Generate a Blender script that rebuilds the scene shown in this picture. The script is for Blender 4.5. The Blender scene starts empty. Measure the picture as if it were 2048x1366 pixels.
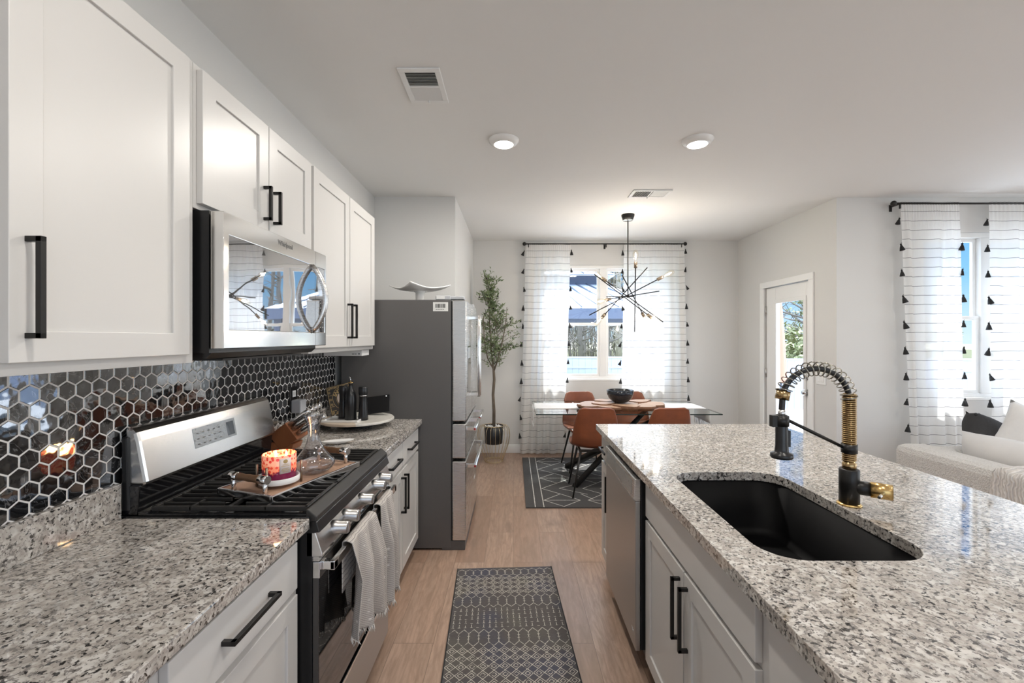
import bpy, bmesh, math, random
from mathutils import Vector, Matrix
R = math.radians
random.seed(7)
sc = bpy.context.scene
COL = sc.collection
CH = 1.475            # camera height
F = 880.0             # focal length in photo pixels

# ------------------------------------------------------------------ camera, world, light
cam_d = bpy.data.cameras.new('camera'); cam = bpy.data.objects.new('camera', cam_d); COL.objects.link(cam)
cam.location = (0, 0, CH); cam.rotation_euler = (R(90), 0, 0)
cam_d.sensor_width = 36; cam_d.lens = F / 2048 * 36
cam_d.shift_x = -3 / 2048; cam_d.shift_y = -6 / 2048
cam_d.clip_start = 0.02; cam_d.clip_end = 300
sc.camera = cam
sc.view_settings.view_transform = 'Standard'; sc.view_settings.look = 'None'
sc.view_settings.gamma = 1; sc.view_settings.use_curve_mapping = False
sc.view_settings.exposure = 0.36
sc.cycles.use_denoising = True
sc.cycles.max_bounces = 10; sc.cycles.diffuse_bounces = 4; sc.cycles.glossy_bounces = 4
sc.cycles.transmission_bounces = 6; sc.cycles.transparent_max_bounces = 16
sc.cycles.caustics_reflective = False; sc.cycles.caustics_refractive = False
sc.cycles.sample_clamp_indirect = 6.0

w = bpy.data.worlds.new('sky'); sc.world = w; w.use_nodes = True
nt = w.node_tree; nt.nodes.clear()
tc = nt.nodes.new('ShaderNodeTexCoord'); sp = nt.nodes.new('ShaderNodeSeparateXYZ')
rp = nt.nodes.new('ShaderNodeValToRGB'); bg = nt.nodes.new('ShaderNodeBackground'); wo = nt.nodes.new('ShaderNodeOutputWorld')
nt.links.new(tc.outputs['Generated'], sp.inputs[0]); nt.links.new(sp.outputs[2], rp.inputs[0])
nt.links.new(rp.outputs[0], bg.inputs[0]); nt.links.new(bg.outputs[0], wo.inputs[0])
cr = rp.color_ramp
cr.elements[0].position = 0.0; cr.elements[0].color = (.62, .78, .90, 1)
cr.elements[1].position = 0.26; cr.elements[1].color = (.08, .34, .82, 1)
e = cr.elements.new(.60); e.color = (.62, .74, .92, 1)
e = cr.elements.new(0.10); e.color = (.24, .55, .90, 1)
mr = nt.nodes.new('ShaderNodeMapRange'); nt.links.new(sp.outputs[2], mr.inputs[0])   # overhead sky, out of view, boosted to add light to the room
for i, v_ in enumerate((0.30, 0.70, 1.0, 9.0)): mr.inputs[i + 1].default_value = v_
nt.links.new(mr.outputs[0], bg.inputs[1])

def lamp(kind, name, loc, rot, energy, color=(1, 1, 1), size=1.0, size_y=None, spread=None):
    d = bpy.data.lights.new(name, kind); d.energy = energy; d.color = color
    if kind == 'AREA':
        d.size = size
        if size_y: d.shape = 'RECTANGLE'; d.size_y = size_y
        else: d.shape = 'DISK'
        if spread: d.spread = spread
    elif kind == 'SUN': d.angle = R(0.6)
    else: d.shadow_soft_size = size
    o = bpy.data.objects.new(name, d); COL.objects.link(o); o.location = loc; o.rotation_euler = rot
    return o
# sun high behind the far wall
sun = lamp('SUN', 'sun_light', (3, 12, 12), (0, 0, 0), 6.5, (1, .97, .92))
sun.rotation_euler = Vector((-.10, -.50, -.86)).to_track_quat('-Z', 'Y').to_euler()
# added area fill at made-up windows, behind the camera and to the side
lamp('AREA', 'back_fill_light', (1.9, -2.95, 1.45), (R(90), 0, R(0)), 24, (1, .97, .93), 4.6, 2.1)
lamp('AREA', 'side_fill_light', (6.42, 1.0, 1.45), (0, R(90), 0), 38, (1, .97, .93), 2.1, 4.0)

# ------------------------------------------------------------------ node materials
class G:
    def __init__(s, m): s.t = m.node_tree; s.n = s.t.nodes
    def N(s, ty, ins=None, **kw):
        n = s.n.new(ty)
        for k, v in kw.items(): setattr(n, k, v)
        for k, v in (ins or {}).items():
            i = n.inputs[k]
            if hasattr(v, 'is_linked') or isinstance(v, bpy.types.NodeSocket): s.t.links.new(v, i)
            else: i.default_value = v
        return n
    def math(s, op, a, b=0.0, c=0.0):
        return s.N('ShaderNodeMath', {0: a, 1: b, 2: c}, operation=op).outputs[0]
    def mix(s, f, a, b, bt='MIX'):
        n = s.N('ShaderNodeMix', data_type='RGBA', blend_type=bt)
        for i, v in ((0, f), (6, a), (7, b)):
            if isinstance(v, bpy.types.NodeSocket): s.t.links.new(v, n.inputs[i])
            else: n.inputs[i].default_value = v if i == 0 else (*v[:3], 1)
        return n.outputs[2]
    def ramp(s, f, els, interp='LINEAR'):
        n = s.N('ShaderNodeValToRGB', {0: f}); c = n.color_ramp; c.interpolation = interp
        while len(c.elements) < len(els): c.elements.new(.5)
        for e, (p, col) in zip(c.elements, els):
            e.position = p; e.color = (col, col, col, 1) if isinstance(col, (int, float)) else (*col, 1)
        return n.outputs[0]
    def coord(s, kind='Object', scale=(1, 1, 1), rot=(0, 0, 0)):
        t = s.N('ShaderNodeTexCoord').outputs[kind]
        return s.N('ShaderNodeMapping', {0: t, 'Scale': scale, 'Rotation': rot}).outputs[0]
    def noise(s, v, scale, detail=2, rough=.5, dist=0.0):
        return s.N('ShaderNodeTexNoise', {'Vector': v, 'Scale': scale, 'Detail': detail, 'Roughness': rough, 'Distortion': dist}).outputs[0]
    def bump(s, h, strength, dist=.002):
        return s.N('ShaderNodeBump', {'Height': h, 'Strength': strength, 'Distance': dist}).outputs[0]

def new_mat(name):
    m = bpy.data.materials.new(name); m.use_nodes = True
    return m, G(m), m.node_tree.nodes['Principled BSDF']
def setp(g, b, **kw):
    names = dict(color='Base Color', rough='Roughness', metal='Metallic', spec='Specular IOR Level', ior='IOR', normal='Normal',
                 coat='Coat Weight', coat_rough='Coat Roughness', trans='Transmission Weight', emit='Emission Color', emit_s='Emission Strength',
                 sheen='Sheen Weight', alpha='Alpha', aniso='Anisotropic')
    for k, v in kw.items():
        i = b.inputs[names[k]]
        if isinstance(v, bpy.types.NodeSocket): g.t.links.new(v, i)
        else: i.default_value = (*v, 1) if isinstance(v, tuple) and len(v) == 3 else v
def simple(name, color, rough=.5, vary=.04, vscale=6, bump=0, bscale=200, **kw):
    m, g, b = new_mat(name)
    c = g.coord()
    nz = g.noise(c, vscale, 3)
    col = g.mix(nz, tuple(x * (1 - vary) for x in color), tuple(min(1, x * (1 + vary)) for x in color))
    setp(g, b, color=col, rough=rough, **kw)
    if bump: setp(g, b, normal=g.bump(g.noise(c, bscale, 2), bump))
    return m
M = {}
M['wall'] = simple('wall_paint', (.655, .65, .635), .7, .01, 2, .05, 400)
M['ceiling'] = simple('ceiling_paint', (.765, .76, .745), .8, .01, 2)
M['trim'] = simple('trim_paint', (.84, .84, .83), .4, .01)
M['cab'] = simple('cabinet_paint', (.63, .615, .595), .32, .012, 3)
M['cab_dark'] = simple('cabinet_shadow_gap', (.25, .24, .23), .7)
M['black'] = simple('matte_black_metal', (.018, .017, .016), .38, .1, 20, metal=.4)
M['black_soft'] = simple('black_plastic', (.012, .012, .013), .3, .1)
M['black_gloss'] = simple('black_enamel', (.008, .008, .009), .09, .1, coat=.5)
M['black_satin'] = simple('satin_black_enamel', (.010, .010, .010), .28)
M['iron'] = simple('cast_iron', (.035, .033, .031), .42, .15, 60, .25, 500, metal=.3)
M['gasket'] = simple('dark_gasket', (.03, .03, .03), .6)
M['white_gloss'] = simple('white_ceramic', (.80, .79, .77), .15, .01)
M['white_plastic'] = simple('white_plastic', (.78, .78, .77), .35, .01)
M['gold'] = simple('brushed_brass', (.62, .42, .17), .27, .1, 30, metal=1.0)
M['spring_brass'] = simple('antique_brass_spring', (.40, .28, .14), .25, .1, 30, metal=1.0)
M['dark_brass'] = simple('aged_brass', (.30, .24, .18), .35, .1, 30, metal=.9)
M['chrome'] = simple('polished_chrome', (.85, .85, .86), .14, .02, metal=1.0)
M['wire'] = simple('gold_wire', (.66, .54, .35), .35, .05, metal=.9)
M['sink'] = simple('black_composite_sink', (.003, .003, .0035), .5, .2, 90, spec=.12)
M['darkgrey'] = simple('fridge_side_paint', (.105, .10, .097), .42, .02, 2)
M['pebble'] = simple('white_pebbles', (.75, .74, .72), .6, .1, 60)
M['outlet_black'] = simple('black_outlet_plate', (.01, .01, .01), .25)
M['grey_plastic'] = simple('grey_plastic', (.42, .43, .45), .4)

def brushed(name, color, rough, sc_=(1, 1, 120)):
    m, g, b = new_mat(name)
    n = g.noise(g.coord('Object', sc_), 12, 3)
    setp(g, b, color=g.mix(n, tuple(x * .97 for x in color), color), metal=1.0,
         rough=g.math('MULTIPLY_ADD', n, .05, rough - .025))
    return m
M['steel'] = brushed('stainless_steel', (.66, .65, .635), .27)
M['steel_y'] = brushed('stainless_steel_horizontal', (.70, .69, .675), .23, (120, 1, 120))
M['knob_steel'] = brushed('knob_steel', (.50, .49, .48), .33)
M['dark_steel'] = brushed('dark_spring_steel', (.34, .32, .28), .25)
M['steel_mirror'] = brushed('polished_steel_trim', (.80, .79, .77), .13, (120, 1, 120))
M['steel_dim'] = brushed('dishwasher_steel', (.50, .50, .495), .36, (1, 1, 90))

# granite: beige crystals, grey feldspar, black mica
m, g, b = new_mat('speckled_granite'); M['granite'] = m
c = g.coord('Object')
warp = g.N('ShaderNodeVectorMath', {0: c, 1: g.N('ShaderNodeTexNoise', {'Vector': c, 'Scale': 90.0, 'Detail': 2}).outputs[1]}, operation='MULTIPLY_ADD')
warp.inputs[1].default_value = (1, 1, 1)
n1 = g.noise(c, 70, 3, .6, .6); n2 = g.noise(c, 105, 3, .6, .15); n3 = g.noise(c, 5, 2); n4 = g.noise(c, 40, 2, .5, .3)
base = g.mix(g.ramp(n1, [(.40, 0), (.60, 1)]), (.55, .515, .47), (.40, .365, .33))
base = g.mix(g.ramp(n4, [(.52, 0), (.62, 1)]), base, (.64, .615, .58))
dk = g.math('ADD', n2, g.math('MULTIPLY', g.math('SUBTRACT', n3, .5), .14))
base = g.mix(g.ramp(dk, [(.535, 0), (.59, 1)]), base, (.24, .22, .205))
dk2 = g.math('ADD', g.noise(c, 82, 3, .6, .2), g.math('MULTIPLY', g.math('SUBTRACT', n3, .5), .12))
base = g.mix(g.ramp(dk2, [(.565, 0), (.615, 1)]), base, (.030, .028, .027))
base = g.mix(g.math('MULTIPLY', g.ramp(g.noise(c, 24, 2), [(.5, 0), (.7, 1)]), .35), base, (.17, .16, .15))
setp(g, b, color=base, rough=.05, ior=2.2)

# wood plank floor
m, g, b = new_mat('oak_plank_floor'); M['floor'] = m
t = g.N('ShaderNodeTexCoord').outputs['Object']
sx = g.N('ShaderNodeSeparateXYZ', {0: t})
v = g.N('ShaderNodeCombineXYZ', {0: g.math('ADD', sx.outputs[1], 0.31), 1: sx.outputs[0]}).outputs[0]
br = g.N('ShaderNodeTexBrick', {'Vector': v, 'Color1': (0, 0, 0, 1), 'Color2': (1, 1, 1, 1), 'Mortar': (.5, .5, .5, 1), 'Scale': 1.0,
         'Mortar Size': .0012, 'Mortar Smooth': .1, 'Bias': 0.0, 'Brick Width': 1.22, 'Row Height': .194}, offset=.37, offset_frequency=2)
rnd = br.outputs[0]; mort = br.outputs[1]
sh = g.N('ShaderNodeVectorMath', {0: t, 1: g.N('ShaderNodeCombineXYZ', {0: g.math('MULTIPLY', rnd, 7.0), 1: g.math('MULTIPLY', rnd, 13.0)}).outputs[0]}, operation='ADD').outputs[0]
mp = g.N('ShaderNodeMapping', {0: sh, 'Scale': (1, .16, 1)}).outputs[0]
gr = g.noise(mp, 42, 5, .65, .9)
gr2 = g.noise(mp, 9, 3, .6, 2.2)
wv = g.N('ShaderNodeTexWave', {'Vector': mp, 'Scale': 9.0, 'Distortion': 14.0, 'Detail': 2.5, 'Detail Scale': 1.2}, wave_type='BANDS').outputs[1]
kn = g.noise(g.N('ShaderNodeMapping', {0: sh, 'Scale': (1, .5, 1)}).outputs[0], 4.2, 3, .6, .5)
col = g.mix(rnd, (.37, .235, .168), (.50, .345, .258))
col = g.mix(g.ramp(gr2, [(.35, 0), (.70, 1)]), col, g.mix(rnd, (.30, .20, .14), (.43, .305, .23)))
col = g.mix(g.math('MULTIPLY', g.ramp(gr, [(.42, 0), (.66, 1)]), .62), col, (.26, .17, .12))
col = g.mix(g.math('MULTIPLY', g.ramp(wv, [(.55, 0), (.95, 1)]), .38), col, (.30, .20, .145))
col = g.mix(g.math('MULTIPLY', g.ramp(kn, [(.63, 0), (.74, 1)]), .6), col, (.20, .135, .10))
col = g.mix(g.math('MULTIPLY', mort, .7), col, (.12, .08, .06))
setp(g, b, color=col, rough=g.math('MULTIPLY_ADD', gr, .15, .27), normal=g.bump(g.math('SUBTRACT', g.math('MULTIPLY', gr, .3), mort), .3, .001))

# glossy marbled black tile
m, g, b = new_mat('black_marble_tile'); M['tile'] = m
c = g.coord()
vein = g.math('ABSOLUTE', g.math('SUBTRACT', g.noise(c, 9, 4, .6, 1.5), .5))
setp(g, b, color=g.mix(g.ramp(vein, [(.0, 1), (.010, 0)]), (.010, .010, .011), (.16, .16, .16)), rough=.045, ior=2.3,
     normal=g.bump(g.noise(c, 14, 2), .25, .006))
M['grout'] = simple('white_grout', (.80, .79, .77), .8, .03)
# mirror-like oven glass
m, g, b = new_mat('tinted_mirror_glass'); M['mwglass'] = m
setp(g, b, color=g.mix(g.noise(g.coord(), 4, 1), (.50, .50, .51), (.52, .52, .53)), rough=.015, metal=.88,
     normal=g.bump(g.noise(g.coord('Object', (1, 1, 1)), 7, 1), .05, .01))
m, g, b = new_mat('black_oven_glass'); M['ovenglass'] = m
setp(g, b, color=g.mix(g.noise(g.coord(), 4, 1), (.008, .008, .009), (.012, .011, .011)), rough=.03, ior=1.9)
# thin clear glass
def thin_glass(name, tint=(1, 1, 1), refl=1.0, f0=1.45, rim=0.0):
    m = bpy.data.materials.new(name); m.use_nodes = True; g = G(m); g.n.clear()
    tr = g.N('ShaderNodeBsdfTransparent', {0: (*tint, 1)}); gl = g.N('ShaderNodeBsdfGlossy', {0: (1, 1, 1, 1), 1: .02})
    fr = g.N('ShaderNodeFresnel', {0: f0}).outputs[0]
    if rim:
        lw = g.N('ShaderNodeLayerWeight', {0: .35}).outputs[1]
        trc = g.mix(g.math('MULTIPLY', g.math('POWER', lw, 2.2), rim), tint, (.35, .36, .38)); g.t.links.new(trc, tr.inputs[0])
    bf = g.N('ShaderNodeNewGeometry').outputs['Backfacing']
    fac = g.math('MULTIPLY', g.math('MULTIPLY', fr, refl), g.math('SUBTRACT', 1.0, bf))
    mx = g.N('ShaderNodeMixShader', {0: fac, 1: tr.outputs[0], 2: gl.outputs[0]})
    g.N('ShaderNodeOutputMaterial', {0: mx.outputs[0]})
    return m
M['glass'] = thin_glass('window_glass', (.97, .98, .98), .6)
M['tableglass'] = thin_glass('table_glass', (.93, .965, .955), 1.0, 1.5)
M['decanter'] = thin_glass('crystal_glass', (.95, .95, .96), 1.5, 1.7, 1.0)
M['bulbglass'] = thin_glass('bulb_glass', (1, .97, .92), 1.0, 1.45, .25)
M['glassedge'] = simple('glass_edge', (.02, .035, .032), .15)
def emis(name, color, s):
    m, g, b = new_mat(name)
    setp(g, b, color=(.8, .8, .8), emit=g.mix(g.noise(g.coord(), 3, 0), color, color), emit_s=s)
    return m
M['led'] = emis('led_diffuser', (1, .95, .86), 9)
M['filament'] = emis('glowing_filament', (1, .86, .62), 30)
M['bulb_warm'] = emis('warm_patio_bulb', (1, .62, .25), 1.6)
M['flame'] = emis('candle_flame', (1, .72, .30), 7)
M['glowdot'] = emis('white_emissive_dot', (1, 1, 1), 3)  # white emission put into the tablet's camera dot

# sheer curtain with thin dark woven stripes
def curtain_mat(name, spacing, phase):
    m = bpy.data.materials.new(name); m.use_nodes = True; g = G(m); g.n.clear()
    c = g.N('ShaderNodeTexCoord').outputs['Object']
    z = g.N('ShaderNodeSeparateXYZ', {0: c}).outputs[2]
    wob = g.math('MULTIPLY', g.math('SUBTRACT', g.noise(c, 3.0, 2), .5), .018)
    zz = g.math('ADD', g.math('ADD', z, wob), phase)
    fr = g.math('ABSOLUTE', g.math('SUBTRACT', g.math('FRACT', g.math('DIVIDE', zz, spacing)), .5))
    line = g.math('LESS_THAN', fr, .0017 / spacing)
    weave = g.noise(g.coord('Object', (1, 1, .12)), 260, 2)
    col = g.mix(line, g.mix(weave, (.86, .855, .84), (.92, .915, .90)), (.10, .10, .11))
    df = g.N('ShaderNodeBsdfDiffuse', {0: col}); tl = g.N('ShaderNodeBsdfTranslucent', {0: col})
    tr = g.N('ShaderNodeBsdfTransparent', {0: (1, 1, 1, 1)})
    a = g.N('ShaderNodeMixShader', {0: .48, 1: df.outputs[0], 2: tl.outputs[0]})
    tf = g.math('MULTIPLY', g.math('SUBTRACT', 1.0, line), g.math('MULTIPLY_ADD', weave, .10, .05))
    o = g.N('ShaderNodeMixShader', {0: tf, 1: a.outputs[0], 2: tr.outputs[0]})
    g.N('ShaderNodeOutputMaterial', {0: o.outputs[0]})
    return m
M['curtain'] = curtain_mat('striped_sheer_cotton', .0815, .0)
M['tassel'] = simple('black_tassel_thread', (.012, .012, .013), .8, .3, 80, .5, 500)

# leather, rugs, fabrics, woods
m, g, b = new_mat('cognac_leather'); M['leather'] = m
c = g.coord(); n = g.noise(c, 5, 4, .6)
setp(g, b, color=g.mix(g.ramp(n, [(.35, 0), (.7, 1)]), (.25, .075, .032), (.15, .046, .022)), rough=.36, normal=g.bump(g.noise(c, 180, 3), .15, .001))
m, g, b = new_mat('charcoal_rug_pile'); M['rug'] = m
c = g.coord(); n = g.noise(c, 260, 2)
setp(g, b, color=g.mix(n, (.030, .029, .029), (.115, .110, .108)), rough=.95, normal=g.bump(n, .7, .004))
m, g, b = new_mat('cream_rug_line'); M['rugline'] = m
n = g.noise(g.coord(), 150, 2)
setp(g, b, color=g.mix(g.ramp(n, [(.38, 0), (.52, 1)]), (.16, .155, .15), (.74, .71, .66)), rough=.95)
m, g, b = new_mat('faded_runner_pile'); M['runner'] = m
c = g.coord(); big = g.noise(c, 2.6, 2); fine = g.noise(g.coord('Object', (1, 6, 1)), 60, 3)
col = g.mix(g.ramp(big, [(.38, 0), (.50, 1)]), (.035, .042, .075), (.060, .053, .052))
col = g.mix(g.ramp(g.noise(c, 3.7, 2), [(.50, 0), (.62, 1)]), col, (.085, .079, .066))
col = g.mix(g.math('MULTIPLY', fine, .55), col, (.16, .145, .135))
setp(g, b, color=col, rough=.95, normal=g.bump(g.noise(c, 400, 2), .5, .002))
m, g, b = new_mat('worn_runner_pattern'); M['runnerline'] = m
n = g.noise(g.coord(), 85, 3, .7)
setp(g, b, color=g.mix(g.ramp(n, [(.36, 0), (.50, 1)]), (.10, .095, .09), (.55, .51, .45)), rough=.95)
M['runneredge'] = simple('black_rug_binding', (.02, .02, .021), .9)
m, g, b = new_mat('boucle_fabric'); M['boucle'] = m
c = g.coord(); vo = g.N('ShaderNodeTexVoronoi', {'Vector': c, 'Scale': 110.0}).outputs[0]
setp(g, b, color=g.mix(vo, (.66, .645, .62), (.50, .485, .465)), rough=.95, normal=g.bump(vo, .9, .006))
M['cushion'] = simple('soft_grey_velour', (.56, .545, .53), .9, .06, 9, .3, 160, sheen=.4)
M['pillow_dark'] = simple('washed_black_cotton', (.028, .028, .03), .85, .2, 14, .4, 120)
M['pillow_light'] = simple('light_linen', (.66, .65, .64), .9, .05, 30, .5, 300)
m, g, b = new_mat('knitted_throw'); M['throw'] = m
c = g.coord(); wv = g.N('ShaderNodeTexWave', {'Vector': c, 'Scale': 16.0, 'Distortion': 5.0, 'Detail': 1.0, 'Detail Scale': 1.5}, bands_direction='Y').outputs[1]
setp(g, b, color=g.mix(wv, (.60, .57, .54), (.76, .73, .70)), rough=.95, normal=g.bump(wv, .8, .01))
m, g, b = new_mat('striped_dish_towel'); M['towel'] = m
uv = g.N('ShaderNodeUVMap').outputs[0]; s = g.N('ShaderNodeSeparateXYZ', {0: uv})
fr = g.math('FRACT', g.math('MULTIPLY', g.math('ADD', s.outputs[1], g.math('MULTIPLY', g.noise(uv, 9, 1), .015)), 66.0))
st = g.ramp(fr, [(.0, 1), (.16, .8), (.24, 0), (1.0, 0)])
c1 = g.mix(g.math('MULTIPLY', st, .9), (.56, .52, .48), (.22, .20, .195))
vo = g.N('ShaderNodeTexVoronoi', {'Vector': g.N('ShaderNodeMapping', {0: uv, 'Scale': (9, 13, 1)}).outputs[0], 'Scale': 1.0, 'Randomness': .35}).outputs[0]
c1 = g.mix(g.ramp(vo, [(.10, 1), (.17, 0)]), c1, (.80, .76, .72))
setp(g, b, color=c1, rough=.95, normal=g.bump(g.math('ADD', g.noise(uv, 220, 2), st), .5, .003))
M['fringe'] = simple('cream_fringe', (.70, .67, .63), .95)
M['runnercloth'] = simple('white_table_runner_cloth', (.80, .79, .78), .9, .05, 40, .5, 200)
def wood(name, c1, c2, scale=9, stretch=(1, .18, 1), rough=.45, bark=False):
    m, g, b = new_mat(name); c = g.coord('Object', stretch)
    n = g.noise(c, scale * 4, 5, .65, 1.0)
    w_ = g.N('ShaderNodeTexWave', {'Vector': c, 'Scale': float(scale), 'Distortion': 7.0, 'Detail': 3.0}, wave_type='RINGS').outputs[1]
    col = g.mix(n, c1, c2); col = g.mix(g.math('MULTIPLY', w_, .35), col, c2)
    setp(g, b, color=col, rough=rough, normal=g.bump(n, .25, .002)); return m
M['traywood'] = wood('tray_acacia', (.56, .36, .25), (.40, .245, .165), 4, (.5, .12, 1))
M['gripwood'] = wood('mango_wood_grip', (.21, .115, .06), (.10, .052, .028), 14, (1, 1, 1))
M['block'] = wood('cherry_knife_block', (.33, .125, .050), (.25, .088, .036), 5, (1, 1, .2), .4)
M['teak'] = wood('live_edge_teak', (.62, .46, .34), (.40, .24, .15), 10, (1, 1, 1), .5)
M['teakedge'] = wood('teak_bark_edge', (.27, .12, .055), (.10, .045, .022), 18, (1, 1, .4), .6)
M['trunk'] = wood('olive_trunk', (.20, .16, .12), (.09, .07, .052), 22, (1, 1, .15), .8)
M['bark'] = wood('grey_tree_bark', (.22, .19, .165), (.12, .10, .085), 8, (1, 1, .2), .9)
M['palebark'] = wood('pale_tree_bark', (.48, .43, .37), (.28, .24, .20), 8, (1, 1, .2), .9)
m, g, b = new_mat('striped_serving_board'); M['board'] = m
c = g.coord(); sx = g.N('ShaderNodeSeparateXYZ', {0: c})
half = g.math('GREATER_THAN', g.math('ADD', sx.outputs[0], g.math('MULTIPLY', sx.outputs[1], .5)), -.04)
n = g.noise(g.coord('Object', (1, .3, 1)), 24, 4, .6, 1)
setp(g, b, color=g.mix(half, g.mix(n, (.50, .40, .30), (.60, .50, .40)), g.mix(n, (.50, .47, .42), (.80, .78, .73))), rough=.3)
def leafm(name, c1, c2):
    m, g, b = new_mat(name); n = g.noise(g.coord(), 14, 2)
    setp(g, b, color=g.mix(g.ramp(n, [(.35, 0), (.65, 1)]), c1, c2), rough=.55); return m
M['leaf'] = leafm('olive_leaf', (.085, .13, .055), (.24, .30, .15))
M['leaf_out'] = leafm('spring_leaf', (.13, .15, .055), (.30, .30, .14))
M['olive'] = simple('dark_olive_fruit', (.02, .016, .02), .3)
M['bowl'] = simple('black_glazed_bowl', (.010, .013, .020), .14, .2, 10)
M['bowl_side'] = simple('copper_glaze', (.16, .06, .03), .18, .3, 10, coat=.5)
# candle glass print; flame glow through the jar is put into its emission
m, g, b = new_mat('candle_print'); M['candle'] = m
c = g.coord(); z = g.N('ShaderNodeSeparateXYZ', {0: c}).outputs[2]
vo = g.N('ShaderNodeTexVoronoi', {'Vector': c, 'Scale': 85.0}, feature='F1').outputs[0]
spots = g.ramp(g.math('ADD', vo, g.math('MULTIPLY', g.noise(c, 45, 2), .3)), [(.56, 1), (.62, 0)])
lo = g.ramp(g.math('ADD', z, g.math('MULTIPLY', g.math('SUBTRACT', g.noise(c, 60, 2), .5), .05)), [(.034, 1), (.038, 0)])
lo2 = g.ramp(g.math('ADD', z, g.math('MULTIPLY', g.math('SUBTRACT', g.noise(c, 90, 2), .5), .06)), [(.056, 1), (.062, 0)])
col = g.mix(spots, (.95, .42, .30), (.80, .07, .05))
col = g.mix(g.math('MULTIPLY', lo2, .8), col, (.85, .12, .06)); col = g.mix(lo, col, (.22, .02, .07))
setp(g, b, color=col, rough=.15, emit=g.mix(lo, g.mix(spots, (.95, .36, .18), (.60, .03, .015)), (.05, .0, .01)), emit_s=.38)
M['wax'] = simple('lit_candle_wax', (.95, .78, .42), .5, .02, emit=(1, .62, .22), emit_s=.9)
M['paper'] = simple('paper_label', (.72, .62, .58), .6, .03)
M['paper_white'] = simple('white_sticker', (.72, .72, .70), .5, .01)
M['ink'] = simple('black_ink', (.03, .03, .03), .5)
M['logo_grey'] = simple('grey_logo_ink', (.10, .10, .10), .4)
M['logo_light'] = simple('silver_logo', (.55, .55, .54), .3)
M['goldink'] = simple('gold_foil_print', (.55, .38, .16), .4, .1, 40, metal=.3)
M['cover'] = simple('dark_cookbook_cover', (.035, .028, .022), .5)
M['portrait'] = simple('pale_portrait_print', (.55, .45, .38), .5)
M['red'] = simple('red_medallion', (.30, .015, .02), .3)
m, g, b = new_mat('control_display'); M['display'] = m
c = g.coord('Object', (1, 1, 1)); n = g.noise(c, 26, 1, .5, 3.5)
setp(g, b, color=g.mix(g.ramp(g.math('ABSOLUTE', g.math('SUBTRACT', n, .5)), [(.0, 1), (.012, 0)]), (.34, .35, .35), (.10, .10, .10)), rough=.2, metal=.5)
# outdoors
m, g, b = new_mat('standing_seam_roof'); M['metalroof'] = m
setp(g, b, color=g.mix(g.noise(g.coord(), 2, 2), (.55, .60, .70), (.70, .73, .78)), rough=.35, metal=.15)
M['navy'] = simple('slate_blue_fascia', (.085, .105, .155), .5)
M['seam'] = simple('roof_seam', (.16, .18, .22), .5)
M['fence'] = simple('white_vinyl_fence', (.56, .60, .80), .45, .02, 1)
M['grass'] = simple('dry_lawn', (.19, .20, .08), .95, .35, 2)
M['patio'] = simple('patio_concrete', (.58, .57, .56), .85, .05, 3)
M['umbrella'] = simple('coral_umbrella_canvas', (.50, .24, .165), .85, .05, 5, sheen=.2)
M['navycover'] = simple('slate_canvas', (.10, .12, .17), .8)
M['field'] = simple('tan_field', (.36, .33, .22), .95, .2, 1)

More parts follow.
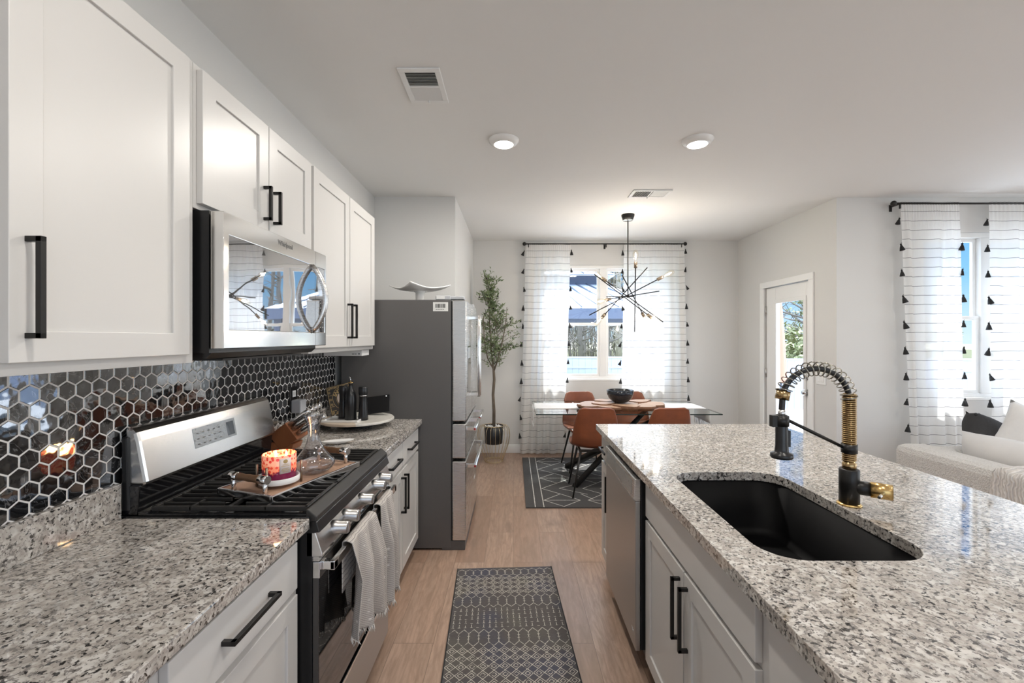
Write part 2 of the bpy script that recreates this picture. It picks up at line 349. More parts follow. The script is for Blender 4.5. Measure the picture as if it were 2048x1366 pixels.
# ------------------------------------------------------------------ mesh builder
class MB:
    def __init__(s): s.bm = bmesh.new(); s.uv = None
    def box(s, x0, x1, y0, y1, z0, z1, mi=0, rot=None, c=None):
        r = bmesh.ops.create_cube(s.bm, size=1)
        cx, cy, cz = (x0 + x1) / 2, (y0 + y1) / 2, (z0 + z1) / 2
        for v in r['verts']:
            p = Vector((v.co.x * (x1 - x0), v.co.y * (y1 - y0), v.co.z * (z1 - z0)))
            if rot is not None and c is None: p = rot @ p
            p = p + Vector((cx, cy, cz))
            if rot is not None and c is not None: p = rot @ (p - Vector(c)) + Vector(c)
            v.co = p
        for f in {f for v in r['verts'] for f in v.link_faces}: f.material_index = mi
        return s
    def ringbox(s, xa, xb, o, i, mi=0):
        """rectangular frame without joints in a plane of constant x; o, i = (y0, y1, z0, z1)"""
        def R4(x, q): return [s.bm.verts.new((x, y, z)) for (y, z) in ((q[0], q[2]), (q[1], q[2]), (q[1], q[3]), (q[0], q[3]))]
        L4 = [R4(xa, o), R4(xb, o), R4(xb, i), R4(xa, i)]
        for a in range(4):
            A, B = L4[a], L4[(a + 1) % 4]
            for k in range(4): s.bm.faces.new((A[k], A[(k + 1) % 4], B[(k + 1) % 4], B[k])).material_index = mi
        return s
    def face(s, pts, mi=0):
        f = s.bm.faces.new([s.bm.verts.new(p) for p in pts]); f.material_index = mi; return f
    def prism(s, poly, axis, a, b, mi=0):
        """poly: 2D points; axis 'x','y','z' is the extrusion axis from a to b"""
        def P(q, t): return {'x': (t, q[0], q[1]), 'y': (q[0], t, q[1]), 'z': (q[0], q[1], t)}[axis]
        A = [s.bm.verts.new(P(q, a)) for q in poly]; B = [s.bm.verts.new(P(q, b)) for q in poly]
        fs = [s.bm.faces.new(A), s.bm.faces.new(B[::-1])]
        n = len(poly)
        for i in range(n): fs.append(s.bm.faces.new((A[i], B[i], B[(i + 1) % n], A[(i + 1) % n])))
        for f in fs: f.material_index = mi
        return s
    def tube(s, pts, r, seg=8, mi=0, caps=True, closed=False, flat=None):
        pts = [Vector(p) for p in pts]; n = len(pts)
        rs = r if isinstance(r, (list, tuple)) else [r] * n
        rings = []; prev = None
        for i, p in enumerate(pts):
            if closed: t = pts[(i + 1) % n] - pts[i - 1]
            else: t = pts[min(i + 1, n - 1)] - pts[max(i - 1, 0)]
            t.normalize()
            if prev is None:
                u = t.cross(Vector((0, 0, 1)))
                if u.length < 1e-3: u = t.cross(Vector((0, 1, 0)))
            else: u = prev - t * prev.dot(t)
            u.normalize(); prev = u; w_ = t.cross(u)
            rings.append([s.bm.verts.new(p + (u * math.cos(a) + w_ * math.sin(a) * (flat or 1)) * rs[i])
                          for a in [2 * math.pi * k / seg for k in range(seg)]])
        m_ = n if closed else n - 1
        for i in range(m_):
            A, B = rings[i], rings[(i + 1) % n]
            for k in range(seg):
                f = s.bm.faces.new((A[k], A[(k + 1) % seg], B[(k + 1) % seg], B[k])); f.material_index = mi; f.smooth = True
        if caps and not closed:
            s.bm.faces.new(rings[0][::-1]).material_index = mi; s.bm.faces.new(rings[-1]).material_index = mi
        return s
    def cyl(s, p0, p1, r, seg=20, mi=0, r2=None): return s.tube([p0, p1], [r, r if r2 is None else r2], seg, mi)
    def lathe(s, prof, c=(0, 0, 0), seg=32, mi=0, axis='z', close_ends=True):
        rings = []
        for r, h in prof:
            ring = []
            for k in range(seg):
                a = 2 * math.pi * k / seg; x, y = r * math.cos(a), r * math.sin(a)
                p = {'z': (x, y, h), 'x': (h, x, y), 'y': (x, h, y)}[axis]
                ring.append(s.bm.verts.new(Vector(p) + Vector(c)))
            rings.append(ring)
        for A, B in zip(rings, rings[1:]):
            for k in range(seg):
                f = s.bm.faces.new((A[k], A[(k + 1) % seg], B[(k + 1) % seg], B[k])); f.material_index = mi; f.smooth = True
        if close_ends:
            for rg, pr in ((rings[0], prof[0]), (rings[-1], prof[-1])):
                if pr[0] > 1e-5: s.bm.faces.new(rg).material_index = mi
        return s
    def ball(s, c, r, mi=0, sx=1, sy=1, sz=1, seg=12):
        q = bmesh.ops.create_uvsphere(s.bm, u_segments=seg, v_segments=max(6, seg // 2), radius=r)
        for v in q['verts']: v.co = Vector((v.co.x * sx, v.co.y * sy, v.co.z * sz)) + Vector(c)
        for f in {f for v in q['verts'] for f in v.link_faces}: f.material_index = mi; f.smooth = True
        return s
    def grid(s, fn, nu, nv, mi=0, uv=True, closed_u=False):
        """fn(u,v)->point; u,v in 0..1"""
        if uv and s.uv is None: s.uv = s.bm.loops.layers.uv.new('UVMap')
        V = [[s.bm.verts.new(fn(i / nu, j / nv)) for i in range(nu + (0 if closed_u else 1))] for j in range(nv + 1)]
        for j in range(nv):
            for i in range(nu):
                i2 = (i + 1) % nu if closed_u else i + 1
                f = s.bm.faces.new((V[j][i], V[j][i2], V[j + 1][i2], V[j + 1][i])); f.smooth = True; f.material_index = mi
                if uv:
                    for l, (a, b_) in zip(f.loops, ((i, j), (i + 1, j), (i + 1, j + 1), (i, j + 1))): l[s.uv].uv = (a / nu, b_ / nv)
        return s
    def strip(s, pts, wd, z, mi=0, closed=False):
        """flat ribbon on a horizontal surface"""
        n = len(pts); segs = n if closed else n - 1
        for i in range(segs):
            a = Vector((*pts[i], 0)); b_ = Vector((*pts[(i + 1) % n], 0)); d = b_ - a
            if d.length < 1e-5: continue
            d.normalize(); q = Vector((-d.y, d.x, 0)) * wd / 2; e = d * wd * .3
            s.face([(p.x, p.y, z) for p in (a - q - e, b_ - q + e, b_ + q + e, a + q - e)], mi)
        return s

def finish(mb, name, mats, origin, bevel=0, sub=0, solid=0, smooth=False, recalc=True):
    if recalc: bmesh.ops.recalc_face_normals(mb.bm, faces=mb.bm.faces[:])
    o3 = Vector(origin)
    for v in mb.bm.verts: v.co -= o3
    me = bpy.data.meshes.new(name); mb.bm.to_mesh(me); mb.bm.free()
    if not isinstance(mats, (list, tuple)): mats = [mats]
    for m_ in mats: me.materials.append(M[m_] if isinstance(m_, str) else m_)
    if smooth:
        for p in me.polygons: p.use_smooth = True
    o = bpy.data.objects.new(name, me); COL.objects.link(o)
    if solid:
        md = o.modifiers.new('solid', 'SOLIDIFY'); md.thickness = solid; md.offset = 0
    if sub:
        md = o.modifiers.new('sub', 'SUBSURF'); md.levels = sub; md.render_levels = sub
    if bevel:
        md = o.modifiers.new('bevel', 'BEVEL'); md.width = bevel; md.segments = 2; md.limit_method = 'ANGLE'; md.angle_limit = R(40)
        md.harden_normals = False
    return o
ORG = {}
def tag(o, label=None, cat=None, group=None, kind=None):
    if label: o['label'] = label
    if cat: o['category'] = cat
    if group: o['group'] = group
    if kind: o['kind'] = kind
    return o
def thing(name, label, cat, loc=(0, 0, 0), group=None):
    o = bpy.data.objects.new(name, None); COL.objects.link(o); o.location = loc; o.empty_display_size = .1
    ORG[o.name] = Vector(loc); return tag(o, label, cat, group)
def part(name, mb, mats, parent, label=None, **kw):
    o = finish(mb, name, mats, ORG[parent.name], **kw); o.parent = parent; ORG[o.name] = ORG[parent.name]
    if label: o['label'] = label
    return o
def solo(name, mb, mats, label, cat, loc=(0, 0, 0), group=None, **kw):
    o = finish(mb, name, mats, loc, **kw); o.location = loc; ORG[o.name] = Vector(loc); return tag(o, label, cat, group)
def struct(name, mb, mats, parent=None, **kw):
    if parent: return part(name, mb, mats, parent, **kw)
    o = finish(mb, name, mats, (0, 0, 0), **kw); ORG[o.name] = Vector((0, 0, 0)); return tag(o, kind='structure')
def copy_tree(o, parent=None):
    c_ = o.copy(); COL.objects.link(c_)
    if parent: c_.parent = parent
    for ch in list(o.children): copy_tree(ch, c_)
    return c_
def text_mesh(txt, size, extrude=.0004, bold=0.0, spacing=1.0):
    cu = bpy.data.curves.new('t', 'FONT'); cu.body = txt; cu.size = size; cu.extrude = extrude; cu.align_x = 'CENTER'; cu.align_y = 'CENTER'
    cu.offset = bold; cu.space_character = spacing
    ob = bpy.data.objects.new('t', cu); COL.objects.link(ob)
    dg = bpy.context.evaluated_depsgraph_get(); me = bpy.data.meshes.new_from_object(ob.evaluated_get(dg))
    bpy.data.objects.remove(ob)
    return me
def add_text(mb, txt, size, mat4, mi=0, bold=0.0, extrude=.0004):
    me = text_mesh(txt, size, extrude, bold); n0 = len(mb.bm.verts); f0 = len(mb.bm.faces)
    mb.bm.from_mesh(me); mb.bm.verts.ensure_lookup_table(); mb.bm.faces.ensure_lookup_table()
    for v in mb.bm.verts[n0:]: v.co = mat4 @ v.co
    for f in mb.bm.faces[f0:]: f.material_index = mi
    bpy.data.meshes.remove(me)
# text on a plane facing +X, read with left at small... viewer at +X sees +Y to the right
def face_px(loc): return Matrix.Translation(loc) @ Matrix(((0, 0, 1, 0), (1, 0, 0, 0), (0, 1, 0, 0), (0, 0, 0, 1)))
def face_nx(loc): return Matrix.Translation(loc) @ Matrix(((0, 0, -1, 0), (-1, 0, 0, 0), (0, 1, 0, 0), (0, 0, 0, 1)))
def face_ny(loc): return Matrix.Translation(loc) @ Matrix(((1, 0, 0, 0), (0, 0, -1, 0), (0, 1, 0, 0), (0, 0, 0, 1)))

# ------------------------------------------------------------------ room shell
XL, XR, YF, YK, CZ = -1.245, 2.90, 5.68, 3.95, 2.74
XN = -.52; XE = 6.5; YB = -3.0
T = .14
W1 = (.33, 2.02, .94, 2.425)      # window 1 x0,x1,z0,z1 in the far wall
W2 = (3.66, 4.86, .935, 2.43)     # window 2 in the living room wall
D1 = (4.30, 5.09, 2.06)           # door opening y0,y1,z1
struct('floor', MB().box(XL - T, XE + T, YB - T, YK + T, -.12, 0).box(XN - T, XR + T, YK + T, YF + T, -.12, 0), 'floor')
struct('ceiling', MB().box(XL - T, XE + T, YB - T, YK + T, CZ, CZ + .12).box(XN - T, XR + T, YK + T, YF + T, CZ, CZ + .12), 'ceiling')
wl = struct('wall_left', MB().box(XL - T, XL, YB - T, YK, 0, CZ), 'wall')
struct('wall_fridge_side', MB().box(XL - T, XN, YK - .02, YF + T, 0, CZ), 'wall')
mb = MB()
mb.box(XN, W1[0], YF, YF + T, 0, CZ).box(W1[1], XR + T, YF, YF + T, 0, CZ).box(W1[0], W1[1], YF, YF + T, 0, W1[2]).box(W1[0], W1[1], YF, YF + T, W1[3], CZ)
struct('wall_far', mb, 'wall')
mb = MB()
mb.box(XR, XR + T, YK + T, D1[0], 0, CZ).box(XR, XR + T, D1[1], YF, 0, CZ).box(XR, XR + T, D1[0], D1[1], D1[2], CZ)
struct('wall_right', mb, 'wall')
mb = MB()
mb.box(XR, W2[0], YK, YK + T, 0, CZ).box(W2[1], XE + T, YK, YK + T, 0, CZ).box(W2[0], W2[1], YK, YK + T, 0, W2[2]).box(W2[0], W2[1], YK, YK + T, W2[3], CZ)
struct('wall_living_room', mb, 'wall')
struct('wall_east', MB().box(XE, XE + T, YB, -1.1, 0, CZ).box(XE, XE + T, 3.1, YK, 0, CZ).box(XE, XE + T, -1.1, 3.1, 0, .35).box(XE, XE + T, -1.1, 3.1, 2.55, CZ), 'wall')
struct('wall_back', MB().box(XL, -.5, YB - T, YB, 0, CZ).box(4.3, XE + T, YB - T, YB, 0, CZ).box(-.5, 4.3, YB - T, YB, 0, .3).box(-.5, 4.3, YB - T, YB, 2.6, CZ), 'wall')
# baseboards
struct('baseboard_far', MB().box(XN, XR, YF - .014, YF, 0, .10).box(XN, XR, YF - .009, YF, .10, .112), 'trim', bevel=.002)
struct('baseboard_nook', MB().box(XN, XN + .014, YK, YF - .014, 0, .11), 'trim', bevel=.002)
struct('baseboard_right', MB().box(XR - .014, XR, YK, D1[0] - .07, 0, .11).box(XR - .014, XR, D1[1] + .07, YF - .014, 0, .11), 'trim', bevel=.002)
struct('baseboard_living_room', MB().box(XR, XE, YK - .014, YK, 0, .11), 'trim', bevel=.002)

# windows -----------------------------------------------------------
def window(n, x0, x1, z0, z1, y, mull):
    """twin double-hung vinyl window: frame, sashes, panes"""
    t = .045
    fr = MB().box(x0, x1, y + .02, y + .10, z0, z0 + t).box(x0, x1, y + .02, y + .10, z1 - t, z1)
    fr.box(x0, x0 + t, y + .02, y + .10, z0 + t, z1 - t).box(x1 - t, x1, y + .02, y + .10, z0 + t, z1 - t)
    fr.box(mull - .042, mull + .042, y + .02, y + .10, z0 + t, z1 - t)
    fr.box(x0 - .0, x1 + .0, y - .006, y + .02, z0 - .012, z0 + .012)
    root = struct('window_%d' % n, fr, 'trim', bevel=.003)
    zm = z0 + (z1 - z0) * .485
    for (a, b_) in ((x0 + t, mull - .042), (mull + .042, x1 - t)):
        for (c0, c1, yy) in ((z0 + t, zm + .018, y + .035), (zm - .018, z1 - t, y + .065)):
            s_ = .030
            sash = MB().box(a, b_, yy, yy + .028, c0, c0 + s_).box(a, b_, yy, yy + .028, c1 - s_, c1)
            sash.box(a, a + s_, yy, yy + .028, c0 + s_, c1 - s_).box(b_ - s_, b_, yy, yy + .028, c0 + s_, c1 - s_)
            so = part('window_sash', sash, 'trim', root, bevel=.002)
            part('pane', MB().box(a + s_ - .003, b_ - s_ + .003, yy + .012, yy + .016, c0 + s_ - .003, c1 - s_ + .003), 'glass', so)
    return root
window(1, *W1, YF, 1.162)
window(2, *W2, YK, 4.26)
# unseen side and back windows, added as openings for the fill lamps
for n, (a, b_, z0, z1) in ((3, (-1.1, 3.1, .35, 2.55)),):
    f = MB()
    for yy in (a, a + 1.4, a + 2.8, b_ - .06): f.box(XE + .02, XE + .09, yy, yy + .06, z0, z1)
    for zz in (z0, 1.4, z1 - .06): f.box(XE + .02, XE + .09, a, b_, zz, zz + .06)
    struct('window_3', f, 'trim')
f = MB()
for xx in (-.5, 1.1, 2.7, 4.24): f.box(xx, xx + .06, YB - .09, YB - .02, .3, 2.6)
for zz in (.3, 2.54): f.box(-.5, 4.3, YB - .09, YB - .02, zz, zz + .06)
struct('window_4', f, 'trim')

# glazed door ------------------------------------------------------
cs = MB()
for (a, b_, c0, c1) in ((D1[0] - .062, D1[0] + .008, 0, D1[2] - .008), (D1[1] - .008, D1[1] + .062, 0, D1[2] - .008), (D1[0] - .062, D1[1] + .062, D1[2] - .008, D1[2] + .058)):
    cs.box(XR - .018, XR, a, b_, c0, c1)
cs.box(XR + .075, XR + .10, D1[0], D1[0] + .03, 0, D1[2]).box(XR + .075, XR + .10, D1[1] - .03, D1[1], 0, D1[2]).box(XR + .075, XR + .10, D1[0] + .03, D1[1] - .03, D1[2] - .03, D1[2])
struct('trim_1', cs, 'trim', bevel=.004)
dm = MB(); y0, y1 = D1[0] + .012, D1[1] - .012; g0, g1, gz0, gz1 = 4.40, 4.90, .32, 1.885
XD = XR + .02
dm.box(XD, XD + .045, y0, g0, .01, 2.045).box(XD, XD + .045, g1, y1, .01, 2.045).box(XD, XD + .045, g0, g1, .01, gz0).box(XD, XD + .045, g0, g1, gz1, 2.045)
door = struct('door_1', dm, 'trim', bevel=.003)
gm = MB()
for (a, b_, c0, c1) in ((g0 - .02, g0 + .022, gz0 + .022, gz1 - .022), (g1 - .022, g1 + .02, gz0 + .022, gz1 - .022), (g0 - .02, g1 + .02, gz0 - .02, gz0 + .022), (g0 - .02, g1 + .02, gz1 - .022, gz1 + .02)):
    gm.box(XD - .012, XD, a, b_, c0, c1)
part('glazing_frame', gm, 'trim', door, bevel=.004)
part('pane', MB().box(XD + .02, XD + .025, g0, g1, gz0, gz1), 'glass', door)
kb = MB().lathe([(.0, -.062), (.018, -.060), (.027, -.046), (.026, -.034), (.012, -.026), (.011, -.008), (.030, -.006), (.031, 0)], (XD, 4.355, .94), 20, axis='x')
part('door_knob', kb, 'chrome', door)
part('deadbolt', MB().lathe([(.0, -.018), (.018, -.017), (.024, -.010), (.026, 0)], (XD, 4.355, 1.085), 20, axis='x').box(XD - .034, XD - .016, 4.350, 4.360, 1.070, 1.100), 'chrome', door)
for z in (1.79, 1.08, .25):
    part('hinge', MB().cyl((XD - .006, y1 + .008, z - .05), (XD - .006, y1 + .008, z + .05), .007, 10).box(XD - .003, XD, y1 - .01, y1 + .006, z - .05, z + .05), 'steel', door)
# light switch on the wall
t = thing('light_switch', 'white double rocker light switch plate on wall right of the glazed door', 'light switch', (XR, 4.145, 1.10))
part('switch_plate', MB().box(XR - .006, XR, 4.08, 4.21, 1.04, 1.16), 'white_plastic', t, bevel=.002)
for yy in (4.120, 4.170): part('rocker', MB().box(XR - .010, XR - .006, yy - .017, yy + .017, 1.066, 1.134), 'white_gloss', t, bevel=.001)

# hexagonal tile backsplash, on the left wall ------------------------
def clip(poly, x0, x1, y0, y1):
    for ax, lim, sg in ((0, x0, 1), (0, x1, -1), (1, y0, 1), (1, y1, -1)):
        out = []
        for i in range(len(poly)):
            a, b_ = poly[i - 1], poly[i]; ia = (a[ax] - lim) * sg >= 0; ib = (b_[ax] - lim) * sg >= 0
            if ia != ib:
                q = (lim - a[ax]) / (b_[ax] - a[ax]); out.append((a[0] + (b_[0] - a[0]) * q, a[1] + (b_[1] - a[1]) * q))
            if ib: out.append(b_)
        poly = out
        if not poly: return []
    return poly
ZS = 1.022   # top of granite upstand
TB0, TB1 = ZS - .12, 1.402
mb = MB(); mb.box(XL, XL + .0068, .25, 3.055, .90, TB1, 1)
W_ = .0475; rr = W_ / math.sqrt(3); hw = W_ - .0040
k = 0; z = TB1 + .01
while z > TB0 - .04:
    y = 0.27 + (W_ / 2 if k % 2 else 0)
    while y < 3.08:
        po = [(y + hw / math.sqrt(3) * math.cos(R(60 * i + 30)), z + hw / math.sqrt(3) * math.sin(R(60 * i + 30))) for i in range(6)]
        po = clip(po, .25, 3.055, TB0, TB1)
        if len(po) >= 3:
            cy = sum(p[0] for p in po) / len(po); cz = sum(p[1] for p in po) / len(po)
            ty, tz = random.uniform(-.018, .018), random.uniform(-.018, .018); bx = XL + .008
            def hx(p): return bx + (p[0] - cy) * ty + (p[1] - cz) * tz
            top = [mb.bm.verts.new((hx(p), cy + (p[0] - cy) * .95, cz + (p[1] - cz) * .95)) for p in po]
            bot = [mb.bm.verts.new((XL + .0035, p[0], p[1])) for p in po]; mid = [mb.bm.verts.new((hx(p) - .0012, p[0], p[1])) for p in po]
            mb.bm.faces.new(top)
            n = len(po)
            for i in range(n):
                j = (i + 1) % n
                mb.bm.faces.new((mid[i], mid[j], top[j], top[i])); mb.bm.faces.new((bot[i], bot[j], mid[j], mid[i]))
        y += W_
    z -= rr * 1.5; k += 1
part('hexagon_tile_backsplash', mb, ['tile', 'grout'], wl)

# ceiling fittings -------------------------------------------------
def downlight(x, y, label):
    t = thing('recessed_ceiling_light', label, 'ceiling light', (x, y, CZ), 'round recessed ceiling lights')
    part('trim_ring', MB().lathe([(.098, 0), (.096, -.008), (.082, -.022), (.066, -.030), (.062, -.030), (.062, -.022)], (x, y, CZ), 40, close_ends=False), 'white_gloss', t)
    part('diffuser', MB().lathe([(.0001, -.031), (.045, -.030), (.064, -.027)], (x, y, CZ), 32, close_ends=False), 'led', t)
    lamp('AREA', 'downlight_glow', (x, y, CZ - .035), (0, 0, 0), 15, (1, .95, .88), .12)
downlight(-.062, 2.81, 'left of the two round lit ceiling lights above the kitchen aisle')
downlight(1.175, 2.81, 'right of the two round lit ceiling lights, above the island end')
for (x, y) in ((-.062, .7), (1.175, .7), (4.6, .8), (3.4, 2.2), (4.6, -1.5)):  # fill lamps added out of view, without fixtures
    lamp('AREA', 'unseen_ceiling_fill', (x, y, CZ - .02), (0, 0, 0), 9, (1, .95, .88), .12)

def vent(label, x0, x1, y0, y1, along_x):
    t = thing('ceiling_vent', label, 'air vent', ((x0 + x1) / 2, (y0 + y1) / 2, CZ))
    b_ = .028; z = CZ
    fr = MB().box(x0, x1, y0, y0 + b_, z - .010, z).box(x0, x1, y1 - b_, y1, z - .010, z).box(x0, x0 + b_, y0 + b_, y1 - b_, z - .010, z).box(x1 - b_, x1, y0 + b_, y1 - b_, z - .010, z)
    if along_x: fr.box((x0 + x1) / 2 - .006, (x0 + x1) / 2 + .006, y0 + b_, y1 - b_, z - .010, z)
    else: fr.box(x0 + b_, x1 - b_, (y0 + y1) / 2 - .006, (y0 + y1) / 2 + .006, z - .010, z)
    part('vent_frame', fr, 'white_plastic', t, bevel=.003)
    part('duct_opening', MB().box(x0 + b_, x1 - b_, y0 + b_, y1 - b_, z - .002, z - .0005), 'gasket', t)
    sl = MB(); n = 20
    for i in range(n):
        q = (i + .5) / n
        if abs(q - .5) < .03: continue
        ang = 38 if q < .5 else -38
        if along_x:
            xx = x0 + b_ + (x1 - x0 - 2 * b_) * q
            sl.box(xx - .0055, xx + .0055, y0 + b_, y1 - b_, z - .0068, z - .0058, rot=Matrix.Rotation(R(-ang), 3, 'Y'))
        else:
            yy = y0 + b_ + (y1 - y0 - 2 * b_) * q
            sl.box(x0 + b_, x1 - b_, yy - .0055, yy + .0055, z - .0068, z - .0058, rot=Matrix.Rotation(R(ang), 3, 'X'))
    part('louvre', sl, 'white_plastic', t)
    part('adjusting_lever', MB().box((x0 + x1) / 2 - .003, (x0 + x1) / 2 + .003, y1 - b_ - .004, y1 - b_ + .012, z - .022, z - .008), 'white_plastic', t)
vent('white ceiling vent nearest the wall cabinets, left of the downlights', -.545, -.345, 2.05, 2.35, False)
vent('white ceiling vent near the hanging branch light canopy', 1.02, 1.355, 3.735, 3.935, True)

# ------------------------------------------------------------------ cabinets
def shaker(y0, y1, z0, z1, xb, xf, fw=.058):
    """shaker door mesh in a plane of constant x, back xb, front xf"""
    m_ = MB(); pr = xb + (xf - xb) * .62
    m_.ringbox(xb, xf, (y0, y1, z0, z1), (y0 + fw, y1 - fw, z0 + fw, z1 - fw))
    m_.box(xb, pr, y0 + fw - .001, y1 - fw + .001, z0 + fw - .001, z1 - fw + .001)
    return m_
def pull(parent, x, out, y=None, z0=None, z1=None, y0=None, y1=None, z=None):
    """square bar pull; out = +1/-1 direction of standoff in x"""
    s_ = .0055; d = .032 * out; a, b_ = sorted((x, x + d)); c0, c1 = sorted((x + d - .011 * out, x + d))
    h = MB()
    if y is not None:
        h.box(c0, c1, y - s_, y + s_, z0, z1)
        for q in (z0, z1 - .011): h.box(a, b_, y - s_, y + s_, q, q + .011)
    else:
        h.box(c0, c1, y0, y1, z - s_, z + s_)
        for q in (y0, y1 - .011): h.box(a, b_, q, q + .011, z - s_, z + s_)
    return part('handle', h, 'black', parent, bevel=.0008)

# base cabinets, left run
FX = -.655   # door face
def base_left(label, y0, y1, doors, drawers, toe=True):
    t = thing('base_cabinet', label, 'cabinet', ((XL + FX) / 2, (y0 + y1) / 2, 0))
    m_ = MB().box(XL + .012, FX - .020, y0, y1, .10, .878).box(XL + .012, FX - .09, y0, y1, 0, .10)
    part('carcass', m_, 'cab', t, bevel=.001)
    for (a, b_, hs) in drawers:
        d = part('drawer', MB().box(FX - .0195, FX, a, b_, .718, .858), 'cab', t, bevel=.002)
        c_ = (a + b_) / 2; pull(d, FX, 1, y0=c_ - .10, y1=c_ + .10, z=.790)
    for (a, b_, side) in doors:
        d = part('door', shaker(a, b_, .105, .700, FX - .0195, FX), 'cab', t, bevel=.0015)
        yy = b_ - .030 if side > 0 else a + .030
        pull(d, FX, 1, y=yy, z0=.455, z1=.665)
base_left('white base cabinet left of the gas range, under the near granite counter', .815, 1.365, [(.835, 1.335, -1)], [(.835, 1.335, 0)])
base_left('white base cabinet at the bottom left corner, nearest the viewer', .20, .813, [(.225, .505, 1), (.511, .79, -1)], [(.225, .79, 0)])
base_left('white two-door base cabinet between the gas range and the fridge', 2.165, 3.045, [(2.185, 2.598, 1), (2.606, 3.025, -1)], [(2.185, 2.598, 0), (2.606, 3.025, 0)])

# wall cabinets
UX = -.950
def upper(label, y0, y1, z0, doors, zd):
    t = thing('wall_cabinet', label, 'cabinet', ((XL + UX) / 2, (y0 + y1) / 2, z0))
    part('carcass', MB().box(XL, UX - .020, y0, y1, z0, 2.312), 'cab', t, bevel=.001)
    for (a, b_, side, hz) in doors:
        d = part('door', shaker(a, b_, zd, 2.298, UX - .0195, UX, .062), 'cab', t, bevel=.0015)
        yy = b_ - .032 if side > 0 else a + .032
        pull(d, UX, 1, y=yy, z0=hz[0], z1=hz[1])
upper('large near white wall cabinet left of the microwave', .79, 1.330, 1.402, [(.828, 1.292, -1, (1.475, 1.675))], 1.428)
upper('short white double-door wall cabinet directly above the microwave', 1.332, 2.080, 1.872, [(1.345, 1.708, 1, (1.925, 2.055)), (1.712, 2.068, -1, (1.925, 2.055))], 1.888)
upper('tall white double-door wall cabinet between the microwave and the fridge', 2.082, 3.030, 1.402, [(2.095, 2.553, 1, (1.475, 1.675)), (2.560, 3.010, -1, (1.475, 1.675))], 1.428)
t = thing('under_cabinet_box', 'slim white box mounted under the wall cabinet nearest the fridge', 'under-cabinet device', (-1.08, 2.93, 1.37))
part('housing', MB().box(-1.235, -.985, 2.86, 3.00, 1.362, 1.400), 'white_plastic', t, bevel=.002)
part('printed_mark', MB().box(-1.05, -1.035, 2.8592, 2.8600, 1.372, 1.376).box(-1.032, -1.020, 2.8592, 2.8600, 1.372, 1.376).box(-1.008, -1.000, 2.8592, 2.8600, 1.371, 1.379), 'ink', t)

# counters ---------------------------------------------------------
CT, CB = .915, .880
solo('granite_counter', MB().box(XL, -.635, -.3, 1.372, CB, CT), 'granite', 'near speckled granite counter left of the gas range', 'countertop', (-.94, .5, CB), bevel=.004)
solo('granite_counter', MB().box(XL, -.635, 2.160, 3.058, CB, CT), 'granite', 'far speckled granite counter between the range and the fridge', 'countertop', (-.94, 2.6, CB), bevel=.004)
solo('granite_upstand', MB().box(XL + .0, XL + .024, -.3, 1.372, CT, ZS), 'granite', 'low granite backsplash strip behind the near counter', 'backsplash strip', (XL, .5, CT), bevel=.003)
solo('granite_upstand', MB().box(XL + .0, XL + .024, 2.160, 3.058, CT, ZS), 'granite', 'low granite backsplash strip behind the knife block', 'backsplash strip', (XL, 2.6, CT), bevel=.003)

# ------------------------------------------------------------------ microwave
MY0, MY1, MX = 1.345, 2.078, -.886
t = thing('microwave', 'stainless over-the-range microwave with mirrored glass door', 'microwave', (-1.07, 1.71, 1.42))
part('housing', MB().box(XL, -.934, MY0 + .004, MY1 - .004, 1.43, 1.868).prism([(-1.235, 1.43), (-.93, 1.43), (-.95, 1.412), (-1.235, 1.408)], 'y', MY0 + .01, MY1 - .01), 'black_soft', t)
fz0, fz1 = 1.443, 1.866
gy0, gy1, gz0, gz1 = MY0 + .026, MY1 - .012, 1.503, 1.797
YS = 1.970   # split between door and control panel
door_ = part('door_frame', MB().ringbox(-.926, MX, (MY0, MY1, fz0, fz1), (gy0, gy1, gz0, gz1)), 'steel_mirror', t, bevel=.0025)
for (a, b_) in ((fz0 + .002, gz0), (gz1, fz1 - .002)): part('door_gap', MB().box(MX - .002, MX + .0002, YS - .0008, YS + .0008, a, b_), 'gasket', t)
gl = MB().box(-.922, MX - .002, gy0, YS - .0012, gz0, gz1)
part('door_glass', gl, 'mwglass', t)
cp = MB().box(-.922, MX - .002, YS + .0012, gy1, gz0, gz1)
part('control_panel', cp, 'mwglass', t)
cp = MB()
for i in range(6):
    for j in range(3): cp.box(MX - .0018, MX - .0012, YS + .03 + j * .022, YS + .036 + j * .022, 1.525 + i * .022, 1.529 + i * .022)
part('button_marks', cp, 'logo_light', t)
hp = []
for i in range(17):
    q = i / 16; zz = 1.505 + .290 * q; hp.append((MX - .002 + .060 * math.sin(math.pi * q) ** .8, YS - .030, zz))
part('handle', MB().tube(hp, .0115, 12, flat=1.0), 'steel', t)
lg = MB(); add_text(lg, 'Whirlpool', .026, face_px((MX + .0002, 1.71, 1.838)), bold=.0004)
part('logo', lg, 'logo_grey', t)
part('vent_grille', MB().box(-1.15, -.955, MY0 + .10, MY1 - .10, 1.402, 1.409), 'gasket', t)

# ------------------------------------------------------------------ range
RY0, RY1 = 1.380, 2.152
t = thing('gas_range', 'stainless freestanding gas range with black cooktop', 'stove', (-.93, 1.766, 0))
part('body', MB().box(XL + .012, -.632, RY0, RY1, .02, .895), 'black_soft', t)
# cooktop: enamel tray with raised rim
ck = MB().box(XL + .015, -.640, RY0 - .002, RY1 + .002, .895, .917)
ck.box(-1.180, -.645, RY0, RY0 + .016, .917, .924).box(-1.180, -.645, RY1 - .016, RY1, .917, .924).box(-1.18, -1.150, RY0, RY1, .917, .930)
part('cooktop', ck, 'black_gloss', t, bevel=.004)
